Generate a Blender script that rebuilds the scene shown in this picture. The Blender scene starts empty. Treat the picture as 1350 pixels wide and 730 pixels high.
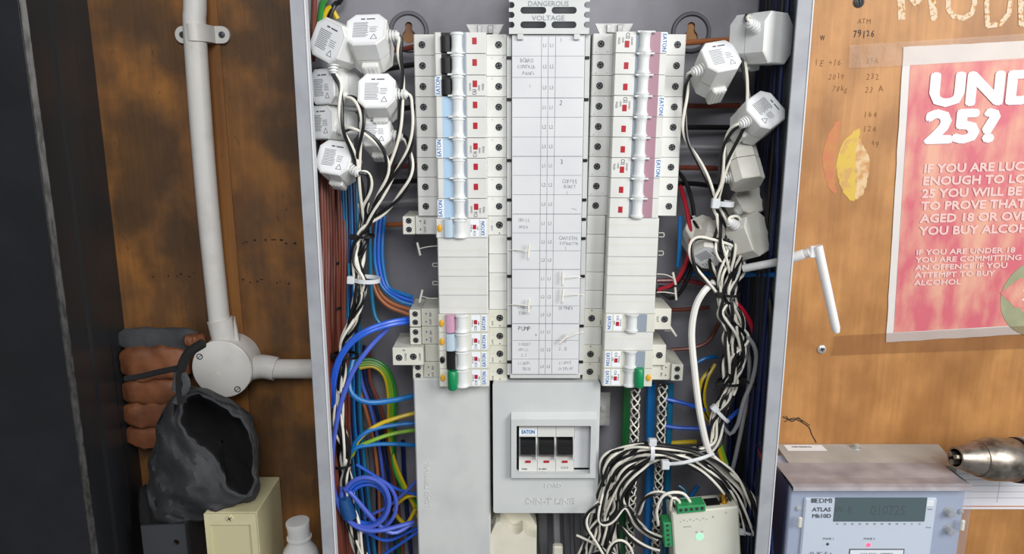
import bpy, math, random
from mathutils import Vector, Matrix, noise
random.seed(7)
# ---------------------------------------------------------------- camera, light, exposure
SC = bpy.context.scene
COL = SC.collection
F = 975.0                                   # focal length in pixels of the 1350 x 730 frame
TH = math.atan(.215); CT_, ST_ = math.cos(TH), math.sin(TH)
D0 = 600.0                                  # mm from the camera to the cabinet's front lip (plane y = 0)
cam = bpy.data.cameras.new('camera'); cam_o = bpy.data.objects.new('camera', cam); COL.objects.link(cam_o)
cam.sensor_width = 36.0; cam.lens = F / 1350 * 36.0; cam.clip_start = .01
cam_o.location = (0, -D0 / 1000, 0); cam_o.rotation_euler = (math.pi / 2 - TH, 0, 0)
SC.camera = cam_o
W = bpy.data.worlds.new('room_light'); SC.world = W; W.use_nodes = True
W.node_tree.nodes['Background'].inputs[0].default_value = (.95, .97, 1, 1)
W.node_tree.nodes['Background'].inputs[1].default_value = .3
def area(name, loc, target, size, power, col=(1, 1, 1)):
    l = bpy.data.lights.new(name, 'AREA'); l.size = size; l.energy = power; l.color = col
    o = bpy.data.objects.new(name, l); COL.objects.link(o); o.location = loc
    o.rotation_euler = (Vector(target) - Vector(loc)).to_track_quat('-Z', 'Y').to_euler()
area('window_light', (1.15, -.95, .38), (.1, .1, -.15), .75, 25, (1, .985, .96))
area('front_fill', (.12, -1.15, .62), (0, .1, -.2), .55, 15, (.98, .99, 1))  # added frontal fill from above the camera; no ceiling lamp is known
SC.view_settings.view_transform = 'Standard'; SC.view_settings.look = 'None'
SC.view_settings.gamma = 1; SC.view_settings.use_curve_mapping = False
SC.view_settings.exposure = -.45

# ---------------------------------------------------------------- helpers (all lengths in mm)
def P(u, v, y):
    """the point at depth y whose place in the photograph is (u, v)"""
    a = (u - 675) / F; b = (v - 365) / F
    t = (y + D0) / (CT_ - b * ST_)
    return Vector((a * t, y, (-ST_ - b * CT_) * t))
def X(u, v, y): return P(u, v, y).x
def Z(v, y): return P(675, v, y).z
def lin(h):
    h = h.lstrip('#'); r = []
    for i in (0, 2, 4):
        c = int(h[i:i + 2], 16) / 255
        r.append(c / 12.92 if c <= .04045 else ((c + .055) / 1.055) ** 2.4)
    return (*r, 1)
MAT = {}
def mat(name, col, rough=.5, metal=0, col2=None, ns=60, stretch=(1, 1, 1), lo=.4, hi=.7, bump=0, bs=200, alpha=1, emit=None, es=1, spec=.5, detail=4):
    m = bpy.data.materials.new(name); m.use_nodes = True; nt = m.node_tree; N = nt.nodes; L = nt.links
    b = N['Principled BSDF']
    b.inputs['Base Color'].default_value = lin(col); b.inputs['Roughness'].default_value = rough
    b.inputs['Metallic'].default_value = metal; b.inputs['Alpha'].default_value = alpha
    b.inputs['Specular IOR Level'].default_value = spec
    tc = N.new('ShaderNodeTexCoord'); mp = N.new('ShaderNodeMapping'); mp.inputs['Scale'].default_value = stretch
    L.new(tc.outputs['Object'], mp.inputs['Vector'])
    if col2:
        n = N.new('ShaderNodeTexNoise'); n.inputs['Scale'].default_value = ns; n.inputs['Detail'].default_value = detail
        r = N.new('ShaderNodeValToRGB'); r.color_ramp.elements[0].position = lo; r.color_ramp.elements[1].position = hi
        r.color_ramp.elements[0].color = lin(col); r.color_ramp.elements[1].color = lin(col2)
        L.new(mp.outputs[0], n.inputs['Vector']); L.new(n.outputs[0], r.inputs[0]); L.new(r.outputs[0], b.inputs['Base Color'])
    if bump:
        n2 = N.new('ShaderNodeTexNoise'); n2.inputs['Scale'].default_value = bs; n2.inputs['Detail'].default_value = 3
        bp = N.new('ShaderNodeBump'); bp.inputs['Strength'].default_value = bump; bp.inputs['Distance'].default_value = .001
        L.new(mp.outputs[0], n2.inputs['Vector']); L.new(n2.outputs[0], bp.inputs['Height']); L.new(bp.outputs[0], b.inputs['Normal'])
    if emit:
        b.inputs['Emission Color'].default_value = lin(emit); b.inputs['Emission Strength'].default_value = es
    MAT[name] = m; return m
def wood(name, base, light, dark, dots, g0=.78, sl=.52, sh=.72, bl=9):
    m = bpy.data.materials.new(name); m.use_nodes = True; nt = m.node_tree; N = nt.nodes; L = nt.links; b = N['Principled BSDF']
    tc = N.new('ShaderNodeTexCoord')
    def nz(scale, st, det=5):
        mp = N.new('ShaderNodeMapping'); mp.inputs['Scale'].default_value = st
        n = N.new('ShaderNodeTexNoise'); n.inputs['Scale'].default_value = scale; n.inputs['Detail'].default_value = det
        L.new(tc.outputs['Object'], mp.inputs[0]); L.new(mp.outputs[0], n.inputs['Vector']); return n
    def ramp(n, lo, hi, c0, c1):
        r = N.new('ShaderNodeValToRGB'); r.color_ramp.elements[0].position = lo; r.color_ramp.elements[1].position = hi
        r.color_ramp.elements[0].color = c0; r.color_ramp.elements[1].color = c1; L.new(n.outputs[0], r.inputs[0]); return r
    def mix(a, bb, f, mode='MIX'):
        x = N.new('ShaderNodeMix'); x.data_type = 'RGBA'; x.blend_type = mode
        L.new(a.outputs[0] if 'Result' not in a.outputs else a.outputs[2], x.inputs[6])
        L.new(bb.outputs[0] if 'Result' not in bb.outputs else bb.outputs[2], x.inputs[7])
        if isinstance(f, float): x.inputs[0].default_value = f
        else: L.new(f.outputs[0], x.inputs[0])
        return x
    r1 = ramp(nz(bl, (1, 1, .7), 8), .38, .62, lin(base), lin(light))
    g = ramp(nz(220, (1, 1, .05), 3), .3, .75, (g0, g0, g0, 1), (1.03, 1.03, 1.03, 1))
    x = mix(r1, g, 1.0, 'MULTIPLY')
    st = ramp(nz(14, (1, 1, .8), 7), sl, sh, (0, 0, 0, 1), (.75, .75, .75, 1))
    d = N.new('ShaderNodeRGB'); d.outputs[0].default_value = lin(dark)
    x = mix(x, d, st)
    sp = ramp(nz(95, (1.6, 1, .8), 2), .68 if dots else .74, .76 if dots else .8, (0, 0, 0, 1), (.8, .8, .8, 1))
    x = mix(x, d, sp)
    L.new(x.outputs[2], b.inputs['Base Color'])
    b.inputs['Roughness'].default_value = .5
    bn = nz(260, (1, 1, .08), 3); bp = N.new('ShaderNodeBump'); bp.inputs['Strength'].default_value = .25; bp.inputs['Distance'].default_value = .001
    L.new(bn.outputs[0], bp.inputs['Height']); L.new(bp.outputs[0], b.inputs['Normal'])
    MAT[name] = m; return m

class MB:
    def __init__(s): s.v = []; s.f = []; s.m = []
    def add(s, vs, fs, mi=0):
        o = len(s.v); s.v += [tuple(q) for q in vs]; s.f += [[o + i for i in f] for f in fs]; s.m += [mi] * len(fs)
    def box(s, x0, x1, y0, y1, z0, z1, c=0, mi=0, M=None):
        x0, x1 = min(x0, x1), max(x0, x1); y0, y1 = min(y0, y1), max(y0, y1); z0, z1 = min(z0, z1), max(z0, z1)
        c = min(c, (x1 - x0) * .45, (y1 - y0) * .45, (z1 - z0) * .45)
        if c <= 0:
            vs = [(x, y, z) for x in (x0, x1) for y in (y0, y1) for z in (z0, z1)]
            fs = [(0, 1, 3, 2), (4, 6, 7, 5), (0, 4, 5, 1), (2, 3, 7, 6), (0, 2, 6, 4), (1, 5, 7, 3)]
        else:
            vs = []; idx = {}
            X_ = (x0, x1); Y_ = (y0, y1); Z_ = (z0, z1); sg = (1, -1)
            for i in (0, 1):
                for j in (0, 1):
                    for k in (0, 1):
                        for a in range(3):
                            p = [X_[i], Y_[j], Z_[k]]
                            for q, e in ((0, i), (1, j), (2, k)):
                                if q != a: p[q] += c * sg[e]
                            idx[i, j, k, a] = len(vs); vs.append(tuple(p))
            I = idx; fs = []
            for a in range(3):
                for e in (0, 1):
                    o = [(0, 0), (1, 0), (1, 1), (0, 1)]; q = []
                    for (m_, n_) in o:
                        t = [0, 0, 0]; t[a] = e; r = [w for w in range(3) if w != a]; t[r[0]] = m_; t[r[1]] = n_; q.append(I[(*t, a)])
                    fs.append(q if (e == 1) ^ (a == 1) else q[::-1])
            for a in range(3):           # edge chamfers along axis a
                b_, c_ = [w for w in range(3) if w != a]
                for m_ in (0, 1):
                    for n_ in (0, 1):
                        t = [0, 0, 0]; t[b_] = m_; t[c_] = n_
                        t0 = list(t); t1 = list(t); t1[a] = 1
                        q = [I[(*t0, b_)], I[(*t1, b_)], I[(*t1, c_)], I[(*t0, c_)]]
                        fs.append(q)
            for i in (0, 1):
                for j in (0, 1):
                    for k in (0, 1): fs.append([I[i, j, k, 0], I[i, j, k, 1], I[i, j, k, 2]])
        if M: vs = [M @ Vector(q) for q in vs]
        s.add(vs, fs, mi)
    def prism(s, pts, z0, z1, axis='z', mi=0, M=None):
        """pts: outline; axis z: (x,y) pts, axis y: (x,z) pts, axis x: (y,z) pts"""
        n = len(pts)
        mk = {'z': lambda p, t: (p[0], p[1], t), 'y': lambda p, t: (p[0], t, p[1]), 'x': lambda p, t: (t, p[0], p[1])}[axis]
        vs = [mk(p, z0) for p in pts] + [mk(p, z1) for p in pts]
        if M: vs = [M @ Vector(q) for q in vs]
        fs = [list(range(n))[::-1], list(range(n, 2 * n))] + [[i, (i + 1) % n, n + (i + 1) % n, n + i] for i in range(n)]
        s.add(vs, fs, mi)
    def rings(s, R, closed=True, cap=True, mi=0):
        n = len(R[0]); vs = [p for r in R for p in r]; fs = []
        for k in range(len(R) - 1):
            for i in range(n if closed else n - 1):
                j = (i + 1) % n; fs.append([k * n + i, k * n + j, (k + 1) * n + j, (k + 1) * n + i])
        if cap: fs += [list(range(n))[::-1], [(len(R) - 1) * n + i for i in range(n)]]
        s.add(vs, fs, mi)
    def lathe(s, prof, M, n=20, mi=0, cap=True):
        """prof: (radius, height) along local +z of M"""
        R = [[M @ Vector((r * math.cos(2 * math.pi * i / n), r * math.sin(2 * math.pi * i / n), h)) for i in range(n)] for r, h in prof]
        s.rings(R, cap=cap, mi=mi)
    def tube(s, pts, r, n=8, step=3.5, mi=0, smooth=True, twist=None):
        pts = [Vector(p) for p in pts]
        C = cr(pts, step) if smooth else pts
        if twist: C = twist(C)
        fr = frames(C); R = []
        for k, (c, (t, a, b)) in enumerate(zip(C, fr)):
            rr = r(k / (len(C) - 1)) if callable(r) else r
            R.append([c + a * (rr * math.cos(2 * math.pi * i / n)) + b * (rr * math.sin(2 * math.pi * i / n)) for i in range(n)])
        s.rings(R, mi=mi); return C
    def text(s, t, size, M, mi=0, align='CENTER', bold=0, sx=1, th=.06):
        vs, fs = glyphs(t, align, min(bold, 0))
        q = Matrix.Diagonal((size * sx, size, 1, 1))
        sh = [(0, 0)] if bold <= .004 else [(0, 0), (bold, 0), (-bold, 0)] if bold < .035 else [(0, 0)] + [(bold * math.cos(a * math.pi / 4), bold * math.sin(a * math.pi / 4)) for a in range(8)]
        for k, (dx, dy) in enumerate(sh):
            s.add([M @ (q @ Vector((v[0] + dx, v[1] + dy, v[2] * th + k * .0015 * size))) for v in vs], fs, mi)
    def hand(s, t, size, M, mi=0, seed=0, sx=.8, bold=-.006, th=.05):
        rnd = random.Random(seed + len(t)); x = -len(t) * size * .62 * sx / 2
        for ch in t:
            if ch != ' ':
                k = Matrix.Translation((x, rnd.uniform(-.08, .08) * size, 0)) @ Matrix.Rotation(rnd.uniform(-.2, .12), 4, 'Z')
                s.text(ch, size * rnd.uniform(.85, 1.1), M @ k, mi, 'LEFT', bold, sx, th)
            x += size * .64 * sx
    def plate(s, outer, holes, y0, y1, mi=0, M=None):
        cu = bpy.data.curves.new('t', 'CURVE'); cu.dimensions = '2D'; cu.fill_mode = 'BOTH'; cu.extrude = abs(y1 - y0) / 2
        for lp in [outer] + holes:
            sp = cu.splines.new('POLY'); sp.points.add(len(lp) - 1)
            for p, q in zip(sp.points, lp): p.co = (q[0], q[1], 0, 1)
            sp.use_cyclic_u = True
        o = bpy.data.objects.new('t', cu); me = bpy.data.meshes.new_from_object(o)
        ym = (y0 + y1) / 2
        vs = [Vector((v.co.x, ym - v.co.z, v.co.y)) for v in me.vertices]
        if M: vs = [M @ q for q in vs]
        s.add(vs, [list(p.vertices) for p in me.polygons], mi)
        bpy.data.objects.remove(o); bpy.data.curves.remove(cu); bpy.data.meshes.remove(me)
    def build(s, name, mats, par=None, org=None, smooth=False):
        if par is not None: O = ORG[par.name]
        elif org is not None: O = Vector(org)
        else:
            xs = [[q[i] for q in s.v] for i in range(3)]; O = Vector([(min(a) + max(a)) / 2 for a in xs]); O.z = min(xs[2])
        me = bpy.data.meshes.new(name)
        me.from_pydata([((q[0] - O.x) * .001, (q[1] - O.y) * .001, (q[2] - O.z) * .001) for q in s.v], [], s.f)
        for m in (mats if isinstance(mats, (list, tuple)) else [mats]): me.materials.append(MAT[m])
        me.polygons.foreach_set('material_index', s.m)
        me.validate(); fixn(me)
        if smooth:
            me.polygons.foreach_set('use_smooth', [True] * len(me.polygons))
            me.set_sharp_from_angle(angle=math.radians(42))
        o = bpy.data.objects.new(name, me); COL.objects.link(o)
        if par is not None: o.parent = par
        else: o.location = O * .001
        ORG[o.name] = O.copy()
        return o
import bmesh
def fixn(me):
    b = bmesh.new(); b.from_mesh(me); bmesh.ops.recalc_face_normals(b, faces=b.faces); b.to_mesh(me); b.free()
ORG = {}
GC = {}
def glyphs(t, align, bold):
    k = (t, align, bold)
    if k not in GC:
        cu = bpy.data.curves.new('t', 'FONT'); cu.body = t; cu.size = 1; cu.align_x = align; cu.align_y = 'CENTER'
        cu.extrude = 1; cu.offset = bold; cu.resolution_u = 2
        o = bpy.data.objects.new('t', cu); me = bpy.data.meshes.new_from_object(o)
        GC[k] = ([v.co.copy() for v in me.vertices], [list(p.vertices) for p in me.polygons])
        bpy.data.objects.remove(o); bpy.data.curves.remove(cu); bpy.data.meshes.remove(me)
    return GC[k]
def cr(p, step):
    if len(p) < 3:
        n = max(1, int((p[1] - p[0]).length / step)); return [p[0].lerp(p[1], i / n) for i in range(n + 1)]
    q = [2 * p[0] - p[1]] + p + [2 * p[-1] - p[-2]]; out = []
    for i in range(1, len(q) - 2):
        n = max(2, int((q[i + 1] - q[i]).length / step))
        for k in range(n):
            t = k / n; a, b, c, d = q[i - 1:i + 3]
            out.append(.5 * ((2 * b) + (c - a) * t + (2 * a - 5 * b + 4 * c - d) * t * t + (-a + 3 * b - 3 * c + d) * t ** 3))
    out.append(p[-1]); return out
def frames(C):
    T = []
    for i in range(len(C)):
        d = C[min(i + 1, len(C) - 1)] - C[max(i - 1, 0)]
        T.append(d.normalized() if d.length > 1e-9 else Vector((0, 0, 1)))
    a = T[0].cross(Vector((0, 1, 0)));  a = a if a.length > .05 else T[0].cross(Vector((1, 0, 0))); a.normalize(); fr = []
    for t in T:
        a = a - t * a.dot(t)
        a = a.normalized() if a.length > 1e-6 else t.orthogonal().normalized()
        fr.append((t, a, t.cross(a)))
    return fr
def tag(o, label, cat=None, group=None, kind=None):
    o['label'] = label
    if cat: o['category'] = cat
    if group: o['group'] = group
    if kind: o['kind'] = kind
    return o
def root(name, label, cat, loc=(0, 0, 0), group=None):
    o = bpy.data.objects.new(name, None); COL.objects.link(o); o.empty_display_size = .01
    o.location = Vector(loc) * .001; ORG[o.name] = Vector(loc); tag(o, label, cat, group); return o
def dup(o, par=None):
    c = o.copy(); COL.objects.link(c)
    if par: c.parent = par
    ORG[c.name] = ORG.get(o.name, Vector())
    for ch in list(o.children): dup(ch, c)
    return c
def face(x, y, z, ang=0):
    """matrix that stands text up on a face looking at -y"""
    return Matrix.Translation((x, y, z)) @ Matrix.Rotation(math.pi / 2, 4, 'X') @ Matrix.Rotation(math.radians(ang), 4, 'Z')
def circ(cx, cz, r, n=24, a0=0, a1=360, rz=None):
    rz = rz or r; full = abs(a1 - a0) >= 360; m = n if full else n - 1
    return [(cx + r * math.cos(math.radians(a0 + (a1 - a0) * i / m)), cz + rz * math.sin(math.radians(a0 + (a1 - a0) * i / m))) for i in range(n)]
def rrect(x0, x1, z0, z1, r, n=5):
    o = []
    for cx, cz, a in ((x1 - r, z1 - r, 0), (x0 + r, z1 - r, 90), (x0 + r, z0 + r, 180), (x1 - r, z0 + r, 270)):
        o += circ(cx, cz, r, n, a, a + 90)
    return o
TO = lambda x, y, z, d=(0, -1, 0): Matrix.Translation((x, y, z)) @ Vector(d).to_track_quat('Z', 'Y').to_matrix().to_4x4()

# ---------------------------------------------------------------- materials
wood('plywood_dark', '#6c4a2c', '#99652f', '#41301f', True, .84, .46, .6, 24)  # stained sheet, darkened further: the shade left of the cabinet put into its colour
wood('plywood_tan', '#a9753f', '#c18a50', '#8a5a2e', False, .84, .47, .74, 26)
wood('wood_strip', '#8a5a2c', '#a06c38', '#523318', True)
mat('cabinet_grey', '#a6a9ae', .42, .0, '#9799a0', 40, bump=.05, bs=900)
mat('cabinet_edge', '#d8d9dc', .4)
mat('plate_grey', '#86858c', .38, .1, '#77757b', 25, bump=.08, bs=1200)
mat('zinc', '#c4c4c2', .4, .35, '#8a8a88', 60, bump=.1, bs=500)
mat('dark_steel', '#4a4b50', .4, .3)
mat('screw_head', '#66696b', .4, .2)
mat('ring_dark', '#5b5c61', .45)

mat('breaker_grey', '#dcdcd8', .42, 0, '#d2d2cd', 30)
mat('breaker_cream', '#d9d8cc', .45, 0, '#d0cfc2', 30)
mat('toggle_grey', '#dde0df', .3)
mat('black_plastic', '#141416', .38)
mat('label_white', '#eef2f6', .4)
mat('pale_blue', '#aecbe4', .4)
mat('slot_pink', '#a8818f', .4)
mat('rose', '#c99bb4', .4)
mat('slot_grey', '#8f9aa6', .4)
mat('sky_plastic', '#b9cbd8', .35)
mat('print_blue', '#2a6aa8', .5)
mat('print_dark', '#33373d', .5)
mat('print_mid', '#55595f', .6)
mat('print_grey', '#8f949b', .6)
mat('red_flag', '#b0202e', .35)
mat('button_yellow', '#e0a72c', .35)
mat('toggle_green', '#0f8a55', .35)
mat('brass', '#caa04a', .3, 1)
mat('hole_black', '#0b0b0c', .6)
mat('card_white', '#dadbdd', .55, 0, '#d0d2d5', 18)
mat('pencil', '#85868b', .7)
mat('pencil_dark', '#4a4b50', .7)
mat('chart_line', '#7d7f84', .6)
mat('cover_grey', '#cfd1cf', .4, 0, '#bcbfbe', 22, lo=.45, hi=.8, bump=.04, bs=900)
mat('box_grey', '#d0d3d2', .38, 0, '#c4c7c7', 16, bump=.05, bs=1000)
mat('sensor_white', '#e6e7e6', .38, 0, '#dcdcd8', 40)
mat('sensor_cream', '#dad8cf', .42, 0, '#cfccc0', 40)
mat('sticker', '#eeeff1', .5)
mat('wire_white', '#ebe7da', .36)
mat('wire_black', '#151517', .32)
mat('wire_blue', '#2a5fd0', .3); mat('wire_sky', '#1a6fb4', .3); mat('wire_navy', '#0e1c4a', .35); mat('wire_teal', '#1a6f96', .3)
mat('wire_violet', '#4a62c4', .3); mat('tape_blue', '#1a4a80', .4)
mat('wire_brown', '#71382a', .38); mat('wire_tan', '#a8643c', .38); mat('wire_red', '#b01c30', .3); mat('wire_darkred', '#7d2430', .3)
mat('wire_green', '#2f8a35', .32); mat('wire_lime', '#7fae32', .32); mat('wire_yellow', '#d6b71e', .35); mat('wire_grey', '#8d8d90', .4)
mat('wire_darkgrey', '#56575a', .5); mat('wire_deepgreen', '#17602c', .35)
mat('wire_ww', '#eceae4', .35)
mat('tie_white', '#dfe2e4', .25, alpha=.92)
mat('pvc_white', '#d9d6d1', .4, 0, '#c9c5be', 45, lo=.5, hi=.8, bump=.04, bs=500)
mat('pvc_cream', '#e0dccb', .42, 0, '#d4cfbc', 30)
mat('black_paint', '#1c1d20', .3, 0, '#2c2e30', 7, stretch=(1, 1, .15), bump=.12, bs=300)
mat('black_face', '#121318', .5, 0, '#1a1b22', 20, bump=.1, bs=700)
mat('worn_edge', '#4a4947', .45, .3, '#242423', 260, stretch=(1, 1, .3), lo=.4, hi=.65)
mat('leather_dark', '#2a1b10', .8)
mat('leather', '#7e4c2e', .6, 0, '#5c351f', 40, bump=.4, bs=160)
mat('fabric_dark', '#454649', .9, 0, '#343538', 40, bump=.6, bs=900)
mat('fabric_black', '#101012', .95, 0, '#18181a', 28, bump=.4, bs=500)
mat('stitch', '#77756c', .8)
mat('cream_box', '#d5cda6', .5, 0, '#c4bb92', 25)
mat('cream_recess', '#cbc39b', .55)
mat('bracket_grey', '#4b4d52', .4, .4)
mat('bottle_white', '#e4e3e2', .3)
mat('steel', '#a8a096', .36, .9, '#5e574f', 70, lo=.45, hi=.7, bump=.15, bs=260)
mat('steel_dark', '#3a3633', .3, 1)
mat('drill_grey', '#a9acac', .4, .3)
mat('paper', '#e8e8ee', .7); mat('paper_line', '#9aa0b4', .7); mat('paper_red', '#cc8a72', .7)
mat('meter_face', '#ccd6e2', .4); mat('meter_case', '#9faac0', .35); mat('meter_plate', '#b8b6b0', .5, 0, '#a3a19b', 25)
mat('meter_navy', '#333f66', .3, 0, '#27304c', 20)
mat('dust_clear', '#aaa6aa', .35, 0, '#8b878c', 35, bump=.15, bs=220, lo=.35, hi=.65)
mat('lcd', '#24453f', .3); mat('lcd_dark', '#10201f', .4)
mat('led_red', '#ff5a78', .3, emit='#ff2850', es=2.5)
mat('led_green', '#bff0d4', .4, emit='#8cf0c0', es=.25)
mat('poster_white', '#d6d0cc', .5, 0, '#cfc9c6', 30)
mat('poster_green', '#8f9472', .5, 0, '#a8a488', 40)
mat('poster_text', '#e2dadf', .5)
mat('poster_text_pink', '#dfb9b4', .5)
mat('chalk', '#d8c6ac', .9, 0, '#bd8347', 300, lo=.5, hi=.62)
mat('marker', '#2b2320', .7); mat('pencil_wall', '#7d5835', .8)
mat('paint_yellow', '#cfae48', .6, 0, '#c4985a', 90, lo=.5, hi=.62); mat('paint_cream', '#d6b88c', .6, 0, '#c08a50', 90, lo=.45, hi=.6); mat('paint_red', '#bf7450', .65, 0, '#bd8347', 80, lo=.42, hi=.62)
mat('term_green', '#2f9458', .4); mat('hub_cream', '#deded0', .42, 0, '#d4d4c4', 20)
def glassy(name, col, alpha, rough):
    m = mat(name, col, rough, alpha=alpha, bump=.35, bs=120); return m
glassy('tape_clear', '#d0b8a8', .18, .18); glassy('tape_brown', '#8a5c40', .28, .2); glassy('clear_cover', '#c4cce0', .07, .1)
# poster print: faded pink over cream, streaked
def poster_mat():
    m = mat('poster_pink', '#c8626e', .5, 0, '#d8a088', 42, (1, 1, .45), .4, .64, detail=8)
poster_mat()

# ---------------------------------------------------------------- wall, cabinet
WY = 115.0
wall = bpy.data.objects.new('wall_back', None); COL.objects.link(wall); wall['kind'] = 'structure'; ORG['wall_back'] = Vector((0, 0, 0))
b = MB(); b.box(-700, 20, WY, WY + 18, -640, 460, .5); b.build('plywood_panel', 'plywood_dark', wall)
b = MB(); b.box(20.6, 700, WY, WY + 18, -640, 460, .5); b.build('plywood_panel', 'plywood_tan', wall)
b = MB(); b.box(X(272, 200, WY), X(302, 200, WY), WY - 1.2, WY, -640, 460, .3); b.build('wood_strip', 'wood_strip', wall)

gr = random.Random(5); b = MB()
for v0_, us in ((318, (306, 320, 323, 336, 352, 358, 362, 372, 378, 390)), (371, (312, 322, 332, 338, 344, 364, 370, 382)), (362, (200, 222, 232, 240, 250, 256))):
    for u_ in us:
        p_ = P(u_ + gr.uniform(-2, 2), v0_ + gr.uniform(-3, 3), WY); w_ = gr.uniform(.8, 2.2); h_ = gr.uniform(.7, 1.6)
        b.prism([(p_.x - w_, p_.z), (p_.x, p_.z + h_), (p_.x + w_, p_.z + .2), (p_.x + .3, p_.z - h_)], WY - .1, WY + .3, 'y')
o = b.build('gouge_mark', 'leather_dark', wall); o['kind'] = 'stuff'
LX, RX = -171.0, 232.0; CTOP, CBOT = 230.0, -520.0
cab = root('electrical_cabinet', 'open grey steel electrical cabinet full of breakers and wiring', 'cabinet', (30, 60, CBOT))
def keyhole(cu, cv, s=1.0):
    cx, cz = X(cu, cv, 112), Z(cv, 112)
    a = circ(cx, cz - 4 * s, 6.2 * s, 16, 125, 415) ; h = circ(cx, cz + 5.5 * s, 3.4 * s, 12, -30, 210)
    return h + a, cx, cz
b = MB(); kh = []; rg = []
for cu, cv, s in ((539, 42, 1.0), (911, 43, 1.05)):
    h, cx, cz = keyhole(cu, cv, s); kh.append(h); rg.append((cx, cz))
b.plate([(LX + 2, CBOT + 2), (RX - 2, CBOT + 2), (RX - 2, CTOP - 2), (LX + 2, CTOP - 2)], kh, 112, 113.4)
b.build('back_plate', 'plate_grey', cab)
for cx, cz in rg:
    b = MB(); n = 32
    b.rings([[Vector((cx + r * math.cos(2 * math.pi * i / n), y, cz + r * math.sin(2 * math.pi * i / n))) for i in range(n)] for r, y in ((18.5, 112), (17.5, 109.6), (15.5, 109.6), (14.3, 112))], cap=False)
    b.build('raised_ring', 'ring_dark', cab, smooth=True)
hz = Z(343, 18); hy = 18
b = MB(); b.box(LX, LX + 1.6, 1, 112, CBOT, CTOP, .2); b.build('side_wall', 'cabinet_grey', cab)
b = MB(); pts = circ(hy, hz, 6, 16)
M_ = Matrix(((0, 1, 0, 0), (1, 0, 0, 0), (0, 0, 1, 0), (0, 0, 0, 1)))
b.plate([(1, CBOT), (112, CBOT), (112, CTOP), (1, CTOP)], [pts], RX - 1.6, RX, M=M_); b.build('side_wall', 'cabinet_grey', cab)
b = MB(); b.box(LX + 1.7, RX - 1.7, 1, 112, CTOP - 1.6, CTOP, .2); b.build('top_wall', 'cabinet_grey', cab)
b = MB(); b.box(LX + 11.4, RX - 12.9, 0, 2, CTOP - 12, CTOP, .4); b.build('front_lip', 'cabinet_grey', cab)
for x0, x1, ex0, ex1 in ((LX, LX + 11, LX + 11, LX + 12.2), (RX - 12.5, RX - 1, RX - 1, RX + .2)):
    b = MB(); b.box(x0, x1, 0, 2, CBOT, CTOP, .4); b.build('front_lip', 'cabinet_grey', cab)
    b = MB(); b.box(ex0, ex1, -.6, 8, CBOT, CTOP, .3); b.build('lip_edge', 'cabinet_edge', cab)
# DIN chassis brackets at the top of both breaker columns
def bracket(u0, u1, v0, v1, name, label):
    z0, z1 = Z(v1, 75), Z(v0, 75); x0, x1 = X(u0, 40, 75), X(u1, 40, 75)
    r = root(name, label, 'bracket', ((x0 + x1) / 2, 75, z0))
    w = (x1 - x0)
    b = MB(); b.plate([(x0, z1 + 1), (x1, z1 + 1), (x1 - 5, z0), (x1 - 8, z0 - 8), (x0 + 8, z0 - 8), (x0 + 5, z0)], [rrect(x0 + 9, x1 - 9, z0 - 2, z0 + 2.4, 2)], 73, 75.5); b.build('bracket_plate', 'zinc', r)
    b = MB(); b.box(x0 + w * .3, x0 + w * .42, 70, 73, z0 + 2, z1, .4); b.build('bracket_tab', 'zinc', r)
    b = MB(); b.box(x0 + w * .58, x0 + w * .72, 70, 73, z0 + 2, z1, .4); b.build('bracket_tab', 'zinc', r)
    b = MB(); b.box(x0 + 7, x1 - 7, 77, 110, z0 - 6, z0 + 3, .3); b.build('rail', 'hole_black', r)
bracket(615, 664, 34, 48, 'rail_bracket', 'zinc rail end bracket above the left breaker column')
bracket(784, 834, 33, 47, 'rail_bracket', 'zinc rail end bracket above the right breaker column')

# ---------------------------------------------------------------- breakers (local frame: x 0..78.5, z downward per pole, front toward -y)
PITCH = (Z(59, 51) - Z(490, 51)) / 17
ZT = Z(59, 51) + PITCH / 2                      # top of row 0
YS, YN = 51.0, 35.0                             # shoulder and nose planes
LXC = X(545, 46, 51)                            # left column's left edge
RXC = X(905, 46, 51)                            # right column's right edge (turned half round)
TILT = math.radians(.55)
WB = 78.6
def body_profile(w0=0, w1=WB, n0=18.0, n1=61.6):
    return [(w0, 100), (w0, YS + .8), (w0 + .8, YS), (n0, YS), (n0 + 1, YN + 1), (n0 + 2, YN), (n1 - 1.2, YN), (n1, YN + 1.2), (n1, YS), (w1 - .8, YS), (w1, YS + .8), (w1, 100)]
def screw_hole(par, x, z, r=3.1, ang=30, name='terminal_screw', y=YS):
    b = MB(); M = TO(x, y, z)
    b.lathe([(r + .25, 0), (r + .2, .18), (r - .1, .22), (r - .25, -.3)], M, 18, 0, cap=False)
    b.lathe([(r - .2, .1), (r - .6, .05), (.05, .05)], M, 18, 1, cap=False)
    b.lathe([(r * .74, .06), (r * .7, .3), (.01, .3)], Matrix.Translation((r * .08, 0, -r * .06)) @ M, 14, 2, cap=False)
    for a in (ang, ang + 90):
        R = M @ Matrix.Rotation(math.radians(a), 4, 'Z')
        b.box(-r * .68, r * .68, -.5, .5, .24, .36, 0, 1, M=Matrix.Translation((r * .08, 0, -r * .06)) @ R)
    return b.build(name, ['breaker_grey', 'hole_black', 'screw_head'], par, smooth=True)
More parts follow.
